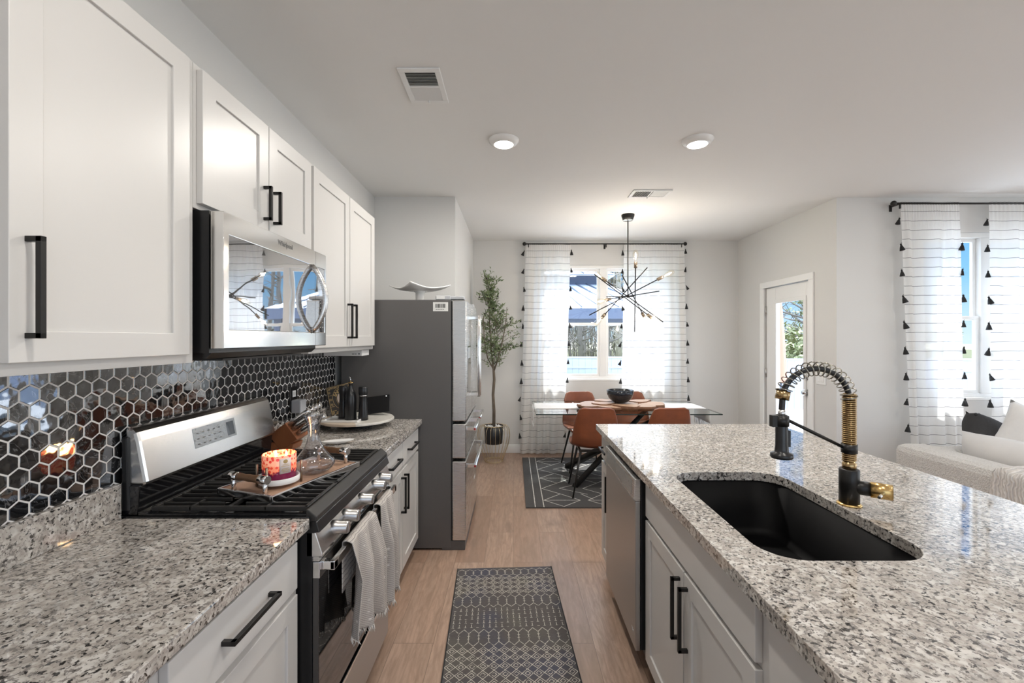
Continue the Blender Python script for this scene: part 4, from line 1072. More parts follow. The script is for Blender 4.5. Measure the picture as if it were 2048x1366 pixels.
# dishwasher
t = thing('dishwasher', 'stainless dishwasher with black sides built into the island', 'dishwasher', (.85, 2.215, 0))
part('tub', MB().box(.59, 1.16, 1.910, 2.520, .05, .872), 'black_soft', t)
part('door_edge', MB().box(.553, .592, 1.912, 2.518, .12, .868), 'black_soft', t, bevel=.002)
part('door', MB().box(.530, .553, 1.912, 2.518, .115, .765), 'steel_dim', t, bevel=.004)
cpn = part('control_panel', MB().prism([(.553, .765), (.530, .765), (.522, .775), (.528, .862), (.553, .866)], 'y', 1.912, 2.518), 'steel', t, bevel=.003)
part('handle_recess', MB().prism([(.5275, .785), (.5215, .785), (.5265, .845), (.531, .845)], 'y', 1.955, 2.475), 'display', cpn)
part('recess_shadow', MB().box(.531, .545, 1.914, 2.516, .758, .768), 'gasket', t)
lg = MB()
for i in range(3): lg.strip([(0, 0), (0, 0)], .001, 0)
add_text(lg, 'W', .030, face_nx((.5297, 1.955, .180)) , bold=.0004); ring(lg, face_nx((.5298, 1.955, .215)), 0, 0, .009, .005, .002, n=18)
part('logo', lg, 'logo_light', t)
part('kick_plate', MB().box(.62, .63, 1.912, 2.518, .0, .11), 'black_soft', t)

# island countertop with sink cut-out
def rrect(x0, x1, y0, y1, r_, n=10):
    pts = []
    for (cx_, cy_, a0_) in ((x1 - r_, y1 - r_, 0), (x0 + r_, y1 - r_, 90), (x0 + r_, y0 + r_, 180), (x1 - r_, y0 + r_, 270)):
        for i in range(n + 1):
            a = R(a0_ + 90 * i / n); pts.append((cx_ + r_ * math.cos(a), cy_ + r_ * math.sin(a)))
    return pts
SX0, SX1, SY0, SY1 = .652, 1.092, 1.110, 1.845
hole = rrect(SX0, SX1, SY0, SY1, .105)
mb = MB(); bm = mb.bm
outer = rrect(.538, 1.718, .02, 2.882, .012, 3)
def loop(pts, z): 
    vs = [bm.verts.new((p[0], p[1], z)) for p in pts]; return vs, [bm.edges.new((vs[i], vs[(i + 1) % len(vs)])) for i in range(len(vs))]
tops = []
for z in (CT, CB):
    ov, oe = loop(outer, z); hv, he = loop(hole, z); tops.append((ov, hv))
    bmesh.ops.triangle_fill(bm, use_beauty=True, use_dissolve=False, edges=oe + he)
for k_ in (0, 1):
    A, B = tops[0][k_], tops[1][k_]; n = len(A)
    for i in range(n): bm.faces.new((A[i], A[(i + 1) % n], B[(i + 1) % n], B[i]))
solo('island_countertop', mb, 'granite', 'large polished granite island countertop with sink cut-out', 'countertop', (1.1, 1.45, CB), bevel=.003)
# sink
mb = MB(); n = len(hole)
s_out = rrect(SX0 - .014, SX1 + .014, SY0 - .014, SY1 + .014, .115); s_in = rrect(SX0 - .004, SX1 + .004, SY0 - .004, SY1 + .004, .108)
s_bot = rrect(SX0 + .004, SX1 - .004, SY0 + .004, SY1 - .004, .10); s_b2 = rrect(SX0 + .03, SX1 - .03, SY0 + .03, SY1 - .03, .08)
rings_ = [[mb.bm.verts.new((p[0], p[1], z)) for p in pts] for pts, z in ((s_out, .650), (s_out, .8795), (s_in, .8795), (s_bot, .69), (s_b2, .665))]
for A, B in zip(rings_, rings_[1:]):
    for i in range(n): mb.bm.faces.new((A[i], A[(i + 1) % n], B[(i + 1) % n], B[i])).smooth = True
mb.bm.faces.new(rings_[-1]); mb.bm.faces.new(rings_[0])
t = thing('sink', 'black undermount kitchen sink in the island', 'sink', ((SX0 + SX1) / 2, (SY0 + SY1) / 2, .65))
part('basin', mb, 'sink', t)
part('drain', MB().lathe([(.0001, .668), (.030, .667), (.045, .670), (.047, .6655)], ((SX0 + SX1) / 2 + .05, 1.42, 0), 28), 'black', t)

# faucet ----------------------------------------------------------
fx, fy = 1.133, 1.485
t = thing('kitchen_faucet', 'black and gold spring pull-down faucet beside the sink', 'faucet', (fx, fy, CT))
part('base_flange', MB().lathe([(.036, 0), (.036, .004), (.031, .008), (.0001, .008)], (fx, fy, CT), 36), 'gold', t)
part('body', MB().lathe([(.0295, .006), (.0295, .118), (.027, .121), (.0001, .121)], (fx, fy, CT), 36), 'black', t)
vd = Vector((.80, -.60, 0)).normalized()
q0 = Vector((fx, fy, CT + .062))
part('valve_body', MB().cyl(q0, q0 + vd * .058, .0225, 28), 'black', t)
vlv = part('valve_knob', MB().cyl(q0 + vd * .056, q0 + vd * .112, .0255, 36), 'gold', t)
part('lever', MB().tube([q0 + vd * .085 + Vector((-.008, -.018, .0)), q0 + vd * .085 + Vector((-.050, -.055, .004)), q0 + vd * .085 + Vector((-.066, -.068, .004))], [.0055, .0050, .0045], 10), 'chrome', vlv)
part('column_sleeve', MB().lathe([(.0205, .118), (.0205, .142), (.017, .144), (.017, .375), (.0001, .375)], (fx, fy, CT), 28), 'spring_brass', t)
cp_ = [];
turns = 34
for i in range(turns * 14 + 1):
    a = 2 * math.pi * i / 14; z = CT + .146 + (.372 - .146) * i / (turns * 14); cp_.append((fx + .0190 * math.cos(a), fy + .0190 * math.sin(a), z))
part('tight_spring', MB().tube(cp_, .0027, 6), 'spring_brass', t)
# arch: from column top over to spray hose end
sx_ = .907; top0 = Vector((fx, fy, CT + .37)); Rr = (fx - sx_) / 2; ctr = Vector(((fx + sx_) / 2, fy, CT + .352))
def arch(q):
    # q 0..1 : quarter circle family then short straight drop
    if q < .82:
        a = math.pi * (q / .82) * .94; return ctr + Vector((Rr * math.cos(a), 0, Rr * .94 * math.sin(a)))
    a = math.pi * .94; e = ctr + Vector((Rr * math.cos(a), 0, Rr * .94 * math.sin(a))); k_ = (q - .82) / .18
    return e + Vector((-.010 * k_ + .006 * k_ * k_, 0, -.105 * k_))
part('hose', MB().tube([arch(i / 40) for i in range(41)], .0095, 14), 'black_soft', t)
cp_ = []; turns = 17; N_ = turns * 18
for i in range(N_ + 1):
    q = .0 + .80 * i / N_; p = arch(q); tg = (arch(q + .004) - arch(q)).normalized(); up = Vector((0, 1, 0)); si = tg.cross(up).normalized()
    a = 2 * math.pi * i / 18; cp_.append(p + up * .0235 * math.cos(a) + si * .0235 * math.sin(a))
part('loose_spring', MB().tube(cp_, .0021, 6), 'dark_steel', t)
cpnt = arch(.80); tg = (arch(.83) - arch(.79)).normalized()
part('spring_collar', MB().cyl(cpnt - tg * .006, cpnt + tg * .026, .0215, 26), 'spring_brass', t)
he_ = arch(1.0); shx = he_.x
part('hose_ferrule', MB().lathe([(.0115, .0), (.0115, .022), (.0001, .022)], (shx, fy, 1.213), 20), 'steel', t)
sprx = MB().lathe([(.0001, .148), (.0165, .146), (.0185, .140), (.0195, .045), (.021, .030), (.022, .020), (.034, .016), (.035, .004), (.032, 0), (.0001, -.002)], (shx, fy, 1.072), 28)
sprx.box(shx + .014, shx + .026, fy - .008, fy + .008, 1.110, 1.165)
spr = part('spray_head', sprx, 'black_soft', t)
part('docking_clip', MB().lathe([(.0225, 1.180), (.0225, 1.215), (.0195, 1.215), (.0195, 1.180)], (shx, fy, 0), 24).box(shx - .036, shx - .018, fy - .010, fy + .010, 1.178, 1.216), 'black', t)
part('support_arm', MB().tube([(shx + .020, fy, 1.200), ((shx + fx) / 2, fy, 1.154), (fx - .020, fy, 1.108)], [.0058, .0058, .0052], 12), 'black', t)
part('column_clip', MB().lathe([(.0235, 1.090), (.0235, 1.120), (.0195, 1.120), (.0195, 1.090)], (fx, fy, 0), 28), 'black', t)

# ------------------------------------------------------------------ rugs
def rug_matrix(ox, oy, ang): return Matrix.Translation((ox, oy, 0)) @ Matrix.Rotation(R(ang), 4, 'Z')
# runner: local u across 0..0.59, v down toward the camera 0..2.2
RW, RL = .592, 2.25
mb = MB(); mb.box(0, RW, -RL, 0, 0, .006, 0)
z = .0066
def L(pts, wd=.0035): mb.strip(pts, wd, z, 1)
cell = RW / 12.0
def hexband(v0, v1):
    h = v1 - v0
    for i in range(13):
        x = cell * i
        L([(x, -(v0 + h * .28)), (x, -(v0 + h * .75))])
        for q in (.42, .58): L([(x - .006, -(v0 + h * q)), (x + .006, -(v0 + h * q))], .003)
        if i < 12:
            L([(x, -(v0 + h * .28)), (x + cell / 2, -v0 - h * .06), (x + cell, -(v0 + h * .28))]); L([(x, -(v0 + h * .75)), (x + cell / 2, -(v1 - h * .04)), (x + cell, -(v0 + h * .75))])
def diaband(v0, v1):
    rows = max(2, round((v1 - v0) / cell)); hh = (v1 - v0) / rows
    for r_ in range(rows):
        a = v0 + r_ * hh; m_ = a + hh / 2
        for i in range(12):
            x = cell * i; c_ = x + cell / 2
            mb.strip([(x, -m_), (c_, -a), (x + cell, -m_), (c_, -(a + hh))], .0035, z, 1, True)
            mb.strip([(x + cell * .26, -m_), (c_, -(m_ - hh * .24)), (x + cell * .74, -m_), (c_, -(m_ + hh * .24))], .0032, z, 1, True)
def crossband(v0, v1):
    n = 19
    for i in range(n):
        x = RW * (i + .5) / n
        k_ = 5
        for j in range(k_):
            a = v0 + (v1 - v0) * (j + .12) / k_; b_ = v0 + (v1 - v0) * (j + .80) / k_
            if (i * 7 + j * 3) % 5: L([(x, -a), (x, -b_)], .0032)
            L([(x - .0055, -b_), (x + .0055, -b_)], .003)
v = .012
for kind, ln in (('h', .09), ('d', .19), ('h', .125), ('c', .17), ('h', .135), ('d', .25), ('h', .13), ('c', .18), ('h', .13), ('d', .25), ('h', .13), ('c', .18)):
    if v + ln > RL: break
    {'h': hexband, 'd': diaband, 'c': crossband}[kind](v, v + ln); v += ln
mb.box(-.006, 0, -RL, 0, 0, .0075, 2).box(RW, RW + .006, -RL, 0, 0, .0075, 2)
mt = rug_matrix(-.352, 2.808, 2.9)
for vv in mb.bm.verts: vv.co = mt @ vv.co
solo('runner_rug', mb, ['runner', 'runnerline', 'runneredge'], 'faded dark geometric runner rug on the kitchen aisle floor', 'rug', (-.03, 1.9, 0), recalc=False)
# dining rug
DX0, DX1, DY0, DY1 = .108, 2.45, 3.82, 5.41
mb = MB(); mb.box(DX0, DX1, DY0, DY1, 0, .012, 0); z = .0128
for xx in (.190, .265): mb.strip([(xx, DY0), (xx, DY1)], .008, z, 1); mb.strip([(DX0 + DX1 - xx, DY0), (DX0 + DX1 - xx, DY1)], .008, z, 1)
fx0, fx1 = .275, DX0 + DX1 - .275
def zig(x0, y0, dx_, dy_, n, sgn=1):
    pts = [(x0, y0)]
    for i in range(n):
        pts.append((pts[-1][0] + dx_ * sgn, pts[-1][1] + dy_)); sgn = -sgn
    pts = [p for p in pts if DY0 <= p[1] <= DY1 and fx0 - .01 <= p[0] <= fx1 + .01]
    mb.strip(pts, .008, z, 1)
for k_ in range(6):
    x0 = fx0 + k_ * .40
    if x0 + .33 > fx1: break
    for r_ in range(3):
        yc = 3.98 + r_ * .63
        if yc > DY1 - .02: continue
        yu, yl = min(yc + .16, DY1 - .01), max(yc - .16, DY0 + .01)
        mb.strip([(x0, yc), (x0 + .33, yc)], .007, z, 1)
        mb.strip([(x0, yc), (x0 + .165, yu), (x0 + .33, yc), (x0 + .165, yl)], .008, z, 1, True)
        if yc + .31 < DY1: mb.strip([(x0, yc + .31), (x0 + .165, yc + .16)], .008, z, 1); mb.strip([(x0, yc + .31), (x0 + .165, yc + .47)] if yc + .47 < DY1 else [(x0, yc + .31), (x0 + .08, yc + .38)], .008, z, 1)
        if yc + .31 < DY1 and x0 + .42 < fx1:
            mb.strip([(x0 + .42, yc + .15), (x0 + .17, yc + .315), (x0 + .42, min(yc + .48, DY1 - .01))], .008, z, 1)
            mb.strip([(x0 + .45, yc + .02), (x0 + .36, yc + .16)], .008, z, 1)
solo('dining_rug', mb, ['rug', 'rugline'], 'charcoal rug with cream diamond lines under the dining table', 'rug', (1.2, 4.6, 0), recalc=False)

# ------------------------------------------------------------------ dining set
ZR = .0132
def make_chair():
    t = thing('dining_chair', 'x', 'chair', (0, 0, 0), 'brown leather dining chairs')
    prof_ = [(.235, .428), (.21, .455), (.12, .452), (.00, .440), (-.10, .442), (-.17, .475), (-.205, .545), (-.225, .64), (-.240, .74), (-.250, .815), (-.253, .832)]
    hwid = [.175, .205, .222, .228, .226, .222, .216, .205, .188, .162, .120]
    curl = [.004, .010, .022, .035, .050, .062, .060, .050, .036, .020, .008]
    def fn(u, v):
        s_ = v * (len(prof_) - 1); i = min(int(s_), len(prof_) - 2); q = s_ - i
        y = prof_[i][0] * (1 - q) + prof_[i + 1][0] * q; z = prof_[i][1] * (1 - q) + prof_[i + 1][1] * q
        w_ = hwid[i] * (1 - q) + hwid[i + 1] * q; c_ = curl[i] * (1 - q) + curl[i + 1] * q
        a = (u - .5) * 2; k_ = max(0, min(1, (v - .3) / .35))
        bend = c_ * abs(a) ** 2.2
        return (a * w_, y + bend * k_ * 1.3, z + bend * (1 - k_))
    part('bucket_seat', MB().grid(fn, 14, 30), 'leather', t, solid=.026, sub=1)
    for (sx, sy) in ((-1, 1), (1, 1), (-1, -1), (1, -1)):
        part('leg', MB().tube([(sx * .13, sy * .12, .425), (sx * .215, sy * (.20 if sy > 0 else .215), 0)], [.0125, .0075], 12), 'black', t)
    part('seat_frame', MB().box(-.15, .15, -.14, -.115, .405, .424).box(-.15, .15, .105, .13, .405, .424).box(-.15, -.13, -.13, .12, .405, .424).box(.13, .15, -.13, .12, .405, .424), 'black', t, bevel=.002)
    return t
ch0 = make_chair()
spots = [(.765, 4.23, -2, 'brown leather dining chair at near left, back to the kitchen'),
         (1.43, 4.23, 2, 'brown leather dining chair at near right, mostly hidden by the island'),
         (.80, 4.99, 186, 'brown leather dining chair at far left, facing the kitchen'),
         (1.36, 5.00, 178, 'brown leather dining chair at far right, behind the wood centrepiece')]
for i, (x, y, rz, lb_) in enumerate(spots):
    o = ch0 if i == 0 else copy_tree(ch0)
    o.location = (x, y, ZR); o.rotation_euler = (0, 0, R(rz)); o['label'] = lb_
# table
TX0, TX1, TY0, TY1, TZ = .215, 2.010, 4.225, 5.12, .750
t = thing('dining_table', 'rectangular glass-topped dining table with crossed black steel legs', 'table', (1.11, 4.67, ZR))
part('glass_top', MB().box(TX0 + .002, TX1 - .002, TY0 + .002, TY1 - .002, TZ - .012, TZ), 'tableglass', t)
ed = MB()
for (a, b_, c0, c1) in ((TX0, TX1, TY0, TY0 + .002), (TX0, TX1, TY1 - .002, TY1), (TX0, TX0 + .002, TY0, TY1), (TX1 - .002, TX1, TY0, TY1)): ed.box(a, b_, c0, c1, TZ - .0118, TZ - .0002)
part('glass_edge', ed, 'glassedge', t)
cc = Vector((1.09, 4.66, .40))
for (sx, sy) in ((-1, -1), (-1, 1), (1, -1), (1, 1)):
    foot = Vector((1.10 + sx * .50, 4.66 + sy * .33, ZR + .003)); top_ = Vector((1.10 - sx * .45, 4.66 - sy * .28, TZ - .014))
    d = (top_ - foot)
    part('leg', MB().tube([foot, foot + d * .5, top_], [.036, .040, .030], 4), 'black', t)
    part('pad', MB().cyl(top_ - Vector((0, 0, .006)), top_ + Vector((0, 0, .0015)), .03, 16), 'steel', t)
# runner cloth
mb = MB()
def cloth(u, v):
    L_ = TX1 - TX0 + .30; s_ = u * L_ - .15; y = 4.53 + .38 * v
    wob = .010 * math.sin(v * 9 + u * 3)
    if s_ < 0: return (TX0 - .012 + wob * .5, y + .1 * (-s_) * (v - .5), TZ + .004 + s_ * 1.0)
    if s_ > TX1 - TX0: q = s_ - (TX1 - TX0); return (TX1 + .012 + wob * .5, y + .1 * q * (v - .5), TZ + .004 - q * 1.0)
    return (TX0 + s_, y + .003 * math.sin(u * 30), TZ + .003)
t = solo('table_runner', mb.grid(cloth, 60, 14), 'runnercloth', 'white fringed table runner lying along the glass table', 'table runner', (1.1, 4.7, TZ), solid=.003)
rf = random.Random(5)
for xx in (TX0 - .013, TX1 + .013):
    fr_ = MB()
    for i in range(46):
        y = 4.53 + .38 * (i + .5) / 46
        fr_.tube([(xx, y, TZ - .142), (xx + rf.uniform(-.01, .01), y + rf.uniform(-.006, .006), TZ - .175), (xx + rf.uniform(-.012, .012), y + rf.uniform(-.01, .01), TZ - .205 - rf.uniform(0, .02))], [.0025, .002, .001], 4)
    part('fringe', fr_, 'runnercloth', t)
# live edge slab: several irregular pieces fused
mb = MB(); rs = random.Random(11)
pieces = []
for j in range(11):
    a = 2 * math.pi * j / 11 + .2; k_ = .62 + .12 * rs.random()
    pieces.append((1.12 + .40 * k_ * math.cos(a) * 1.25, 4.60 + .30 * k_ * math.sin(a), .125 + .03 * rs.random(), .080 + .02 * rs.random(), a))
pieces += [(1.12, 4.60, .20, .15, .3), (.95, 4.58, .13, .10, 1.0), (1.30, 4.62, .13, .10, 2.0)]
for j, (cx_, cy_, rx, ry, ph) in enumerate(pieces):
    n = 13
    ro_ = rs.uniform(-.5, .5)
    rad = [1 + .10 * math.sin(3 * a + ph) + rs.uniform(-.14, .10) for a in [2 * math.pi * i / n for i in range(n)]]
    h = .044 + rs.uniform(-.010, .008); z0 = TZ + .006
    ringsP = []
    for (zz, k_) in ((z0, .90), (z0 + h * .5, 1.02), (z0 + h * .85, 1.0), (z0 + h, .965)):
        ring_ = []
        for i in range(n):
            X = rx * rad[i] * k_ * math.cos(2 * math.pi * i / n); Y = ry * rad[i] * k_ * math.sin(2 * math.pi * i / n)
            ring_.append(mb.bm.verts.new((cx_ + X * math.cos(ro_) - Y * math.sin(ro_), cy_ + X * math.sin(ro_) + Y * math.cos(ro_), zz)))
        ringsP.append(ring_)
    mb.bm.faces.new(ringsP[0][::-1]).material_index = 1; mb.bm.faces.new(ringsP[-1]).material_index = 0
    for A, B in zip(ringsP, ringsP[1:]):
        for i in range(n): mb.bm.faces.new((A[i], A[(i + 1) % n], B[(i + 1) % n], B[i])).material_index = 1
solo('wood_centrepiece', mb, ['teak', 'teakedge'], 'live-edge teak root slab lying across the table runner', 'table centrepiece', (1.1, 4.6, TZ + .006))
bx, by, bz_ = 1.115, 4.60, TZ + .058
t = thing('bowl', 'round black bowl standing on the teak slab', 'bowl', (bx, by, bz_))
part('bowl_shell', MB().lathe([(.0001, 0), (.060, 0), (.085, .012), (.118, .045), (.134, .085), (.140, .128), (.134, .129), (.128, .088), (.110, .050), (.078, .020), (.0001, .012)], (bx, by, bz_), 48), 'bowl', t)

# ------------------------------------------------------------------ chandelier
hx0, hy0, hz0 = 1.170, 4.50, 1.905
def CPt(ix, iy, dy=0.0):
    """chandelier design drawn in its own vertical plane, then given depth"""
    return Vector((hx0 + (ix - 608) / 5.254 * hy0 / F, hy0 + dy, hz0 - (iy - 915) / 5.254 * hy0 / F))
t = thing('pendant_chandelier', 'black branching pendant light with bare filament bulbs', 'chandelier', (hx0, hy0, CZ))
part('canopy', MB().lathe([(.0001, 0), (.066, 0), (.066, -.010), (.052, -.052), (.0001, -.052)], (hx0, hy0, CZ), 32), 'black', t)
part('canopy_plate', MB().lathe([(.0001, -.0525), (.050, -.0525), (.048, -.060), (.0001, -.060)], (hx0, hy0, CZ), 32), 'chrome', t)
part('rod', MB().cyl((hx0, hy0, CZ - .05), (hx0, hy0, hz0 + .01), .006, 12), 'black', t)
part('hub', MB().lathe([(.0001, .018), (.014, .016), (.016, 0), (.014, -.012), (.0001, -.014)], (hx0, hy0, hz0), 20).cyl((hx0 - .075, hy0, hz0 - .002), (hx0 + .065, hy0, hz0 + .004), .006, 10), 'black', t)
arms = [((660, 628), (713, 1285), -.10, .12, (652, 500)), ((885, 752), (225, 1105), -.10, .14, (985, 700)), ((408, 733), (930, 1190), .14, -.14, (330, 665)),
        ((775, 1112), (275, 668), -.12, .10, (845, 1175)), ((820, 1082), (497, 722), .20, -.20, (875, 1145)), ((405, 1092), (750, 645), .18, -.20, (357, 1155)),
        ((385, 957), (990, 842), -.16, .16, (275, 985))]
for (a, b_, da, db, bl) in arms:
    A = CPt(*a, da); B = CPt(*b_, db)
    am = part('arm', MB().cyl(A, B, .0055, 10), 'black', t)
    d2 = Vector((CPt(*bl, 0) - CPt(*a, 0))); d2.y = (A - B).normalized().y * .10; d2.normalize()
    part('socket', MB().cyl(A - d2 * .004, A + d2 * .058, .0165, 18), 'dark_brass', am)
    S = A + d2 * .058
    prf = [(0, .012), (.012, .014), (.035, .024), (.060, .029), (.085, .029), (.105, .022), (.116, .010), (.119, .001)]
    part('bulb', MB().tube([S + d2 * h for h, r_ in prf], [r_ for h, r_ in prf], 18), 'bulbglass', am)
    lamp('POINT', 'bulb_glow', tuple(S + d2 * .055), (0, 0, 0), 7.5, (1, .90, .79), .012)
    part('filament', MB().tube([S + d2 * .015, S + d2 * .04, S + d2 * .07, S + d2 * .09], [.002, .007, .007, .002], 8), 'filament', am)
am = part('arm', MB().cyl(CPt(432, 898, .22), CPt(640, 925, -.1), .0055, 10), 'black', t)

# ------------------------------------------------------------------ curtains
tas = None
def curtain(label, xt0, xt1, xb0, xb1, y, ztop, zbot, seed, tassel_edges, nfold=9):
    rc = random.Random(seed); ph = [rc.uniform(0, 6.28) for _ in range(4)]
    def fn(u, v):   # v: 0 top, 1 bottom
        x0 = xt0 + (xb0 - xt0) * v ** 1.2; x1 = xt1 + (xb1 - xt1) * v ** 1.2
        x = x0 + (x1 - x0) * (u + .012 * math.sin(u * 40 + ph[0]) * v)
        g_ = max(0, 1 - v * 9)
        d = (.009 + .012 * v) * math.sin(2 * math.pi * nfold * .62 * (u + .05 * math.sin(u * 7 + ph[1])) + ph[2] + v * .6) + .010 * math.sin(2 * math.pi * nfold * .3 * u + ph[3])
        d2_ = .004 * math.sin(2 * math.pi * 22 * u)
        return (x, y + d * (1 - g_) * .9 + d2_ * g_, ztop + (zbot - ztop) * v)
    root = solo('curtain', MB().grid(fn, 150, 46), 'curtain', label, 'curtain', ((xt0 + xt1) / 2, y, zbot), 'sheer white curtains with thin black stripes', recalc=False)
    global tas
    for (u, z0, n, dz) in tassel_edges:
        for i in range(n):
            z = z0 - i * dz; v = (z - ztop) / (zbot - ztop); p = Vector(fn(u, v)); sg = -1 if u < .5 else 1
            if tas is None:
                tm = MB().lathe([(.0001, .0), (.006, -.002), (.008, -.009), (.006, -.015), (.0075, -.018), (.014, -.035), (.021, -.062), (.022, -.068), (.0001, -.070)], (0, 0, 0), 14)
                tm.tube([(-.010, 0, .008), (-.004, 0, .004), (0, 0, -.002)], .0018, 6)
                o = finish(tm, 'tassel', 'tassel', (0, 0, 0)); tas = o
            else:
                o = tas.copy(); COL.objects.link(o)
            o.parent = root
            o.location = p + Vector((sg * .014, 0, .02)) - root.location
            o.rotation_euler = (rc.uniform(-.15, .15), sg * rc.uniform(-.45, .1), rc.uniform(0, 6)); k_ = rc.uniform(.82, 1.0); o.scale = (k_, k_, k_)
    return root
def rod(label, x0, x1, y, z, wall_y, brs):
    t = thing('curtain_rod', label, 'curtain rod', (x0, y, z))
    r_ = part('rod', MB().cyl((x0, y, z), (x1, y, z), .0085, 12), 'black', t)
    for xx, s_ in ((x0, -1), (x1, 1)): part('finial', MB().ball((xx + s_ * .012, y, z), .024, seg=16), 'black', t)
    for xx in brs: part('bracket', MB().box(xx - .006, xx + .006, y, wall_y, z - .008, z + .004).box(xx - .012, xx + .012, wall_y - .005, wall_y, z - .045, z + .015).box(xx - .005, xx + .005, y - .006, y + .006, z - .045, z - .008), 'black', t)
Y1c = 5.58
rod('black curtain rod over the dining nook window', .15, 2.165, Y1c, 2.675, YF, (.19, 1.175, 2.13))
curtain('left striped sheer curtain at the dining nook window', .155, .722, .075, .640, Y1c, 2.69, .02, 3, [(0, 2.57, 11, .232), (1, 2.58, 11, .232)])
curtain('right striped sheer curtain at the dining nook window', 1.400, 2.165, 1.365, 2.225, Y1c, 2.69, .02, 5, [(0, 2.57, 11, .232), (1, 2.59, 11, .232)], 12)
Y2c = 3.85
def X2(px): return (px - 1027) * Y2c / F
rod('black curtain rod over the living room window', X2(1790), X2(1790) + 2.05, Y2c, 1.475 + (677 - 407) * Y2c / F, YK, (X2(1800), X2(1800) + 1.9))
curtain('left striped sheer curtain at the living room window', X2(1801), X2(1918), X2(1828), X2(1926), Y2c, 2.67, .02, 8, [(0, 2.51, 11, .226), (1, 2.29, 10, .226)], 7)
curtain('right striped sheer curtain at the living room window', X2(1978), X2(1978) + .80, X2(1985), X2(1985) + .80, Y2c, 2.67, .02, 9, [(0, 2.50, 11, .226)], 11)

# ------------------------------------------------------------------ olive tree
px0, py0 = -.238, 5.30
t = thing('wire_plant_stand', 'gold wire basket plant stand on the floor by the far wall', 'plant stand', (px0, py0, 0))
wr = MB(); nw = 22
prof_w = [(.108, .004), (.135, .09), (.178, .21), (.197, .31), (.188, .385), (.165, .425)]
for i in range(nw):
    a = 2 * math.pi * i / nw
    pts = []
    for k_ in range(len(prof_w) * 3 - 2):
        s_ = k_ / 3; j = min(int(s_), len(prof_w) - 2); q = s_ - j
        r_ = prof_w[j][0] * (1 - q) + prof_w[j + 1][0] * q; h = prof_w[j][1] * (1 - q) + prof_w[j + 1][1] * q
        pts.append((px0 + r_ * math.cos(a), py0 + r_ * math.sin(a), h))
    pts.append((px0 + .122 * math.cos(a), py0 + .122 * math.sin(a), .428))
    wr.tube(pts, .0024, 5)
for (r_, h, tk) in ((.108, .004, .004), (.112, .016, .003), (.122, .428, .004)):
    wr.tube([(px0 + r_ * math.cos(2 * math.pi * k_ / 40), py0 + r_ * math.sin(2 * math.pi * k_ / 40), h) for k_ in range(40)], tk, 6, closed=True)
part('wire_cage', wr, 'wire', t)
t = thing('potted_olive_tree', 'tall artificial olive tree in a black pot by the left curtain', 'potted tree', (px0, py0, .21))
part('pot', MB().lathe([(.0001, .215), (.100, .215), (.106, .225), (.115, .428), (.110, .430), (.104, .400), (.0001, .398)], (px0, py0, 0), 36), 'black_soft', t)
pb = MB(); rp_ = random.Random(2)
for i in range(70):
    a, r_ = rp_.uniform(0, 6.28), .098 * math.sqrt(rp_.random()); pb.ball((px0 + r_ * math.cos(a), py0 + r_ * math.sin(a), .408 + rp_.uniform(0, .014)), rp_.uniform(.009, .015), seg=6, sz=.7)
part('pebbles', pb, 'pebble', t)
br_ = MB(); lv = MB(); ol = MB(); ro = random.Random(21)
def leaf(p, d, s_):
    d = d.normalized(); sd = d.cross(Vector((ro.uniform(-1, 1), ro.uniform(-1, 1), ro.uniform(-1, 1)))).normalized()
    nrm = d.cross(sd) * .12 * s_
    a = p; b1 = p + d * s_ * .4 + sd * s_ * .13 + nrm; b2 = p + d * s_ * .4 - sd * s_ * .13 + nrm; e = p + d * s_
    c1 = p + d * s_ * .72 + sd * s_ * .09; c2 = p + d * s_ * .72 - sd * s_ * .09
    vs = [lv.bm.verts.new(q) for q in (a, b1, c1, e, c2, b2)]; lv.bm.faces.new(vs)
trunk_pts = [Vector((px0, py0, .39)), Vector((px0 + .004, py0, .60)), Vector((px0 - .008, py0 + .01, .80)), Vector((px0 + .006, py0, .98)), Vector((px0 - .002, py0, 1.12)), Vector((px0 - .03, py0, 1.35)), Vector((px0 - .05, py0, 1.65)), Vector((px0 - .06, py0, 1.95)), Vector((px0 - .055, py0, 2.18))]
br_.tube(trunk_pts, [.021, .019, .018, .017, .015, .011, .008, .006, .003], 10)
br_.tube([Vector((px0, py0, 1.08)), Vector((px0 + .05, py0 - .02, 1.22)), Vector((px0 + .10, py0 - .03, 1.42)), Vector((px0 + .14, py0 - .04, 1.62)), Vector((px0 + .16, py0 - .04, 1.85))], [.012, .010, .008, .005, .003], 8)
br_.tube([Vector((px0, py0, 1.10)), Vector((px0 - .07, py0 - .05, 1.24)), Vector((px0 - .11, py0 - .07, 1.45)), Vector((px0 - .12, py0 - .08, 1.75))], [.010, .008, .006, .003], 8)
starts = [(trunk_pts[5], 1), (trunk_pts[6], 1), (trunk_pts[7], 1), (trunk_pts[8], 1)]
tips = []
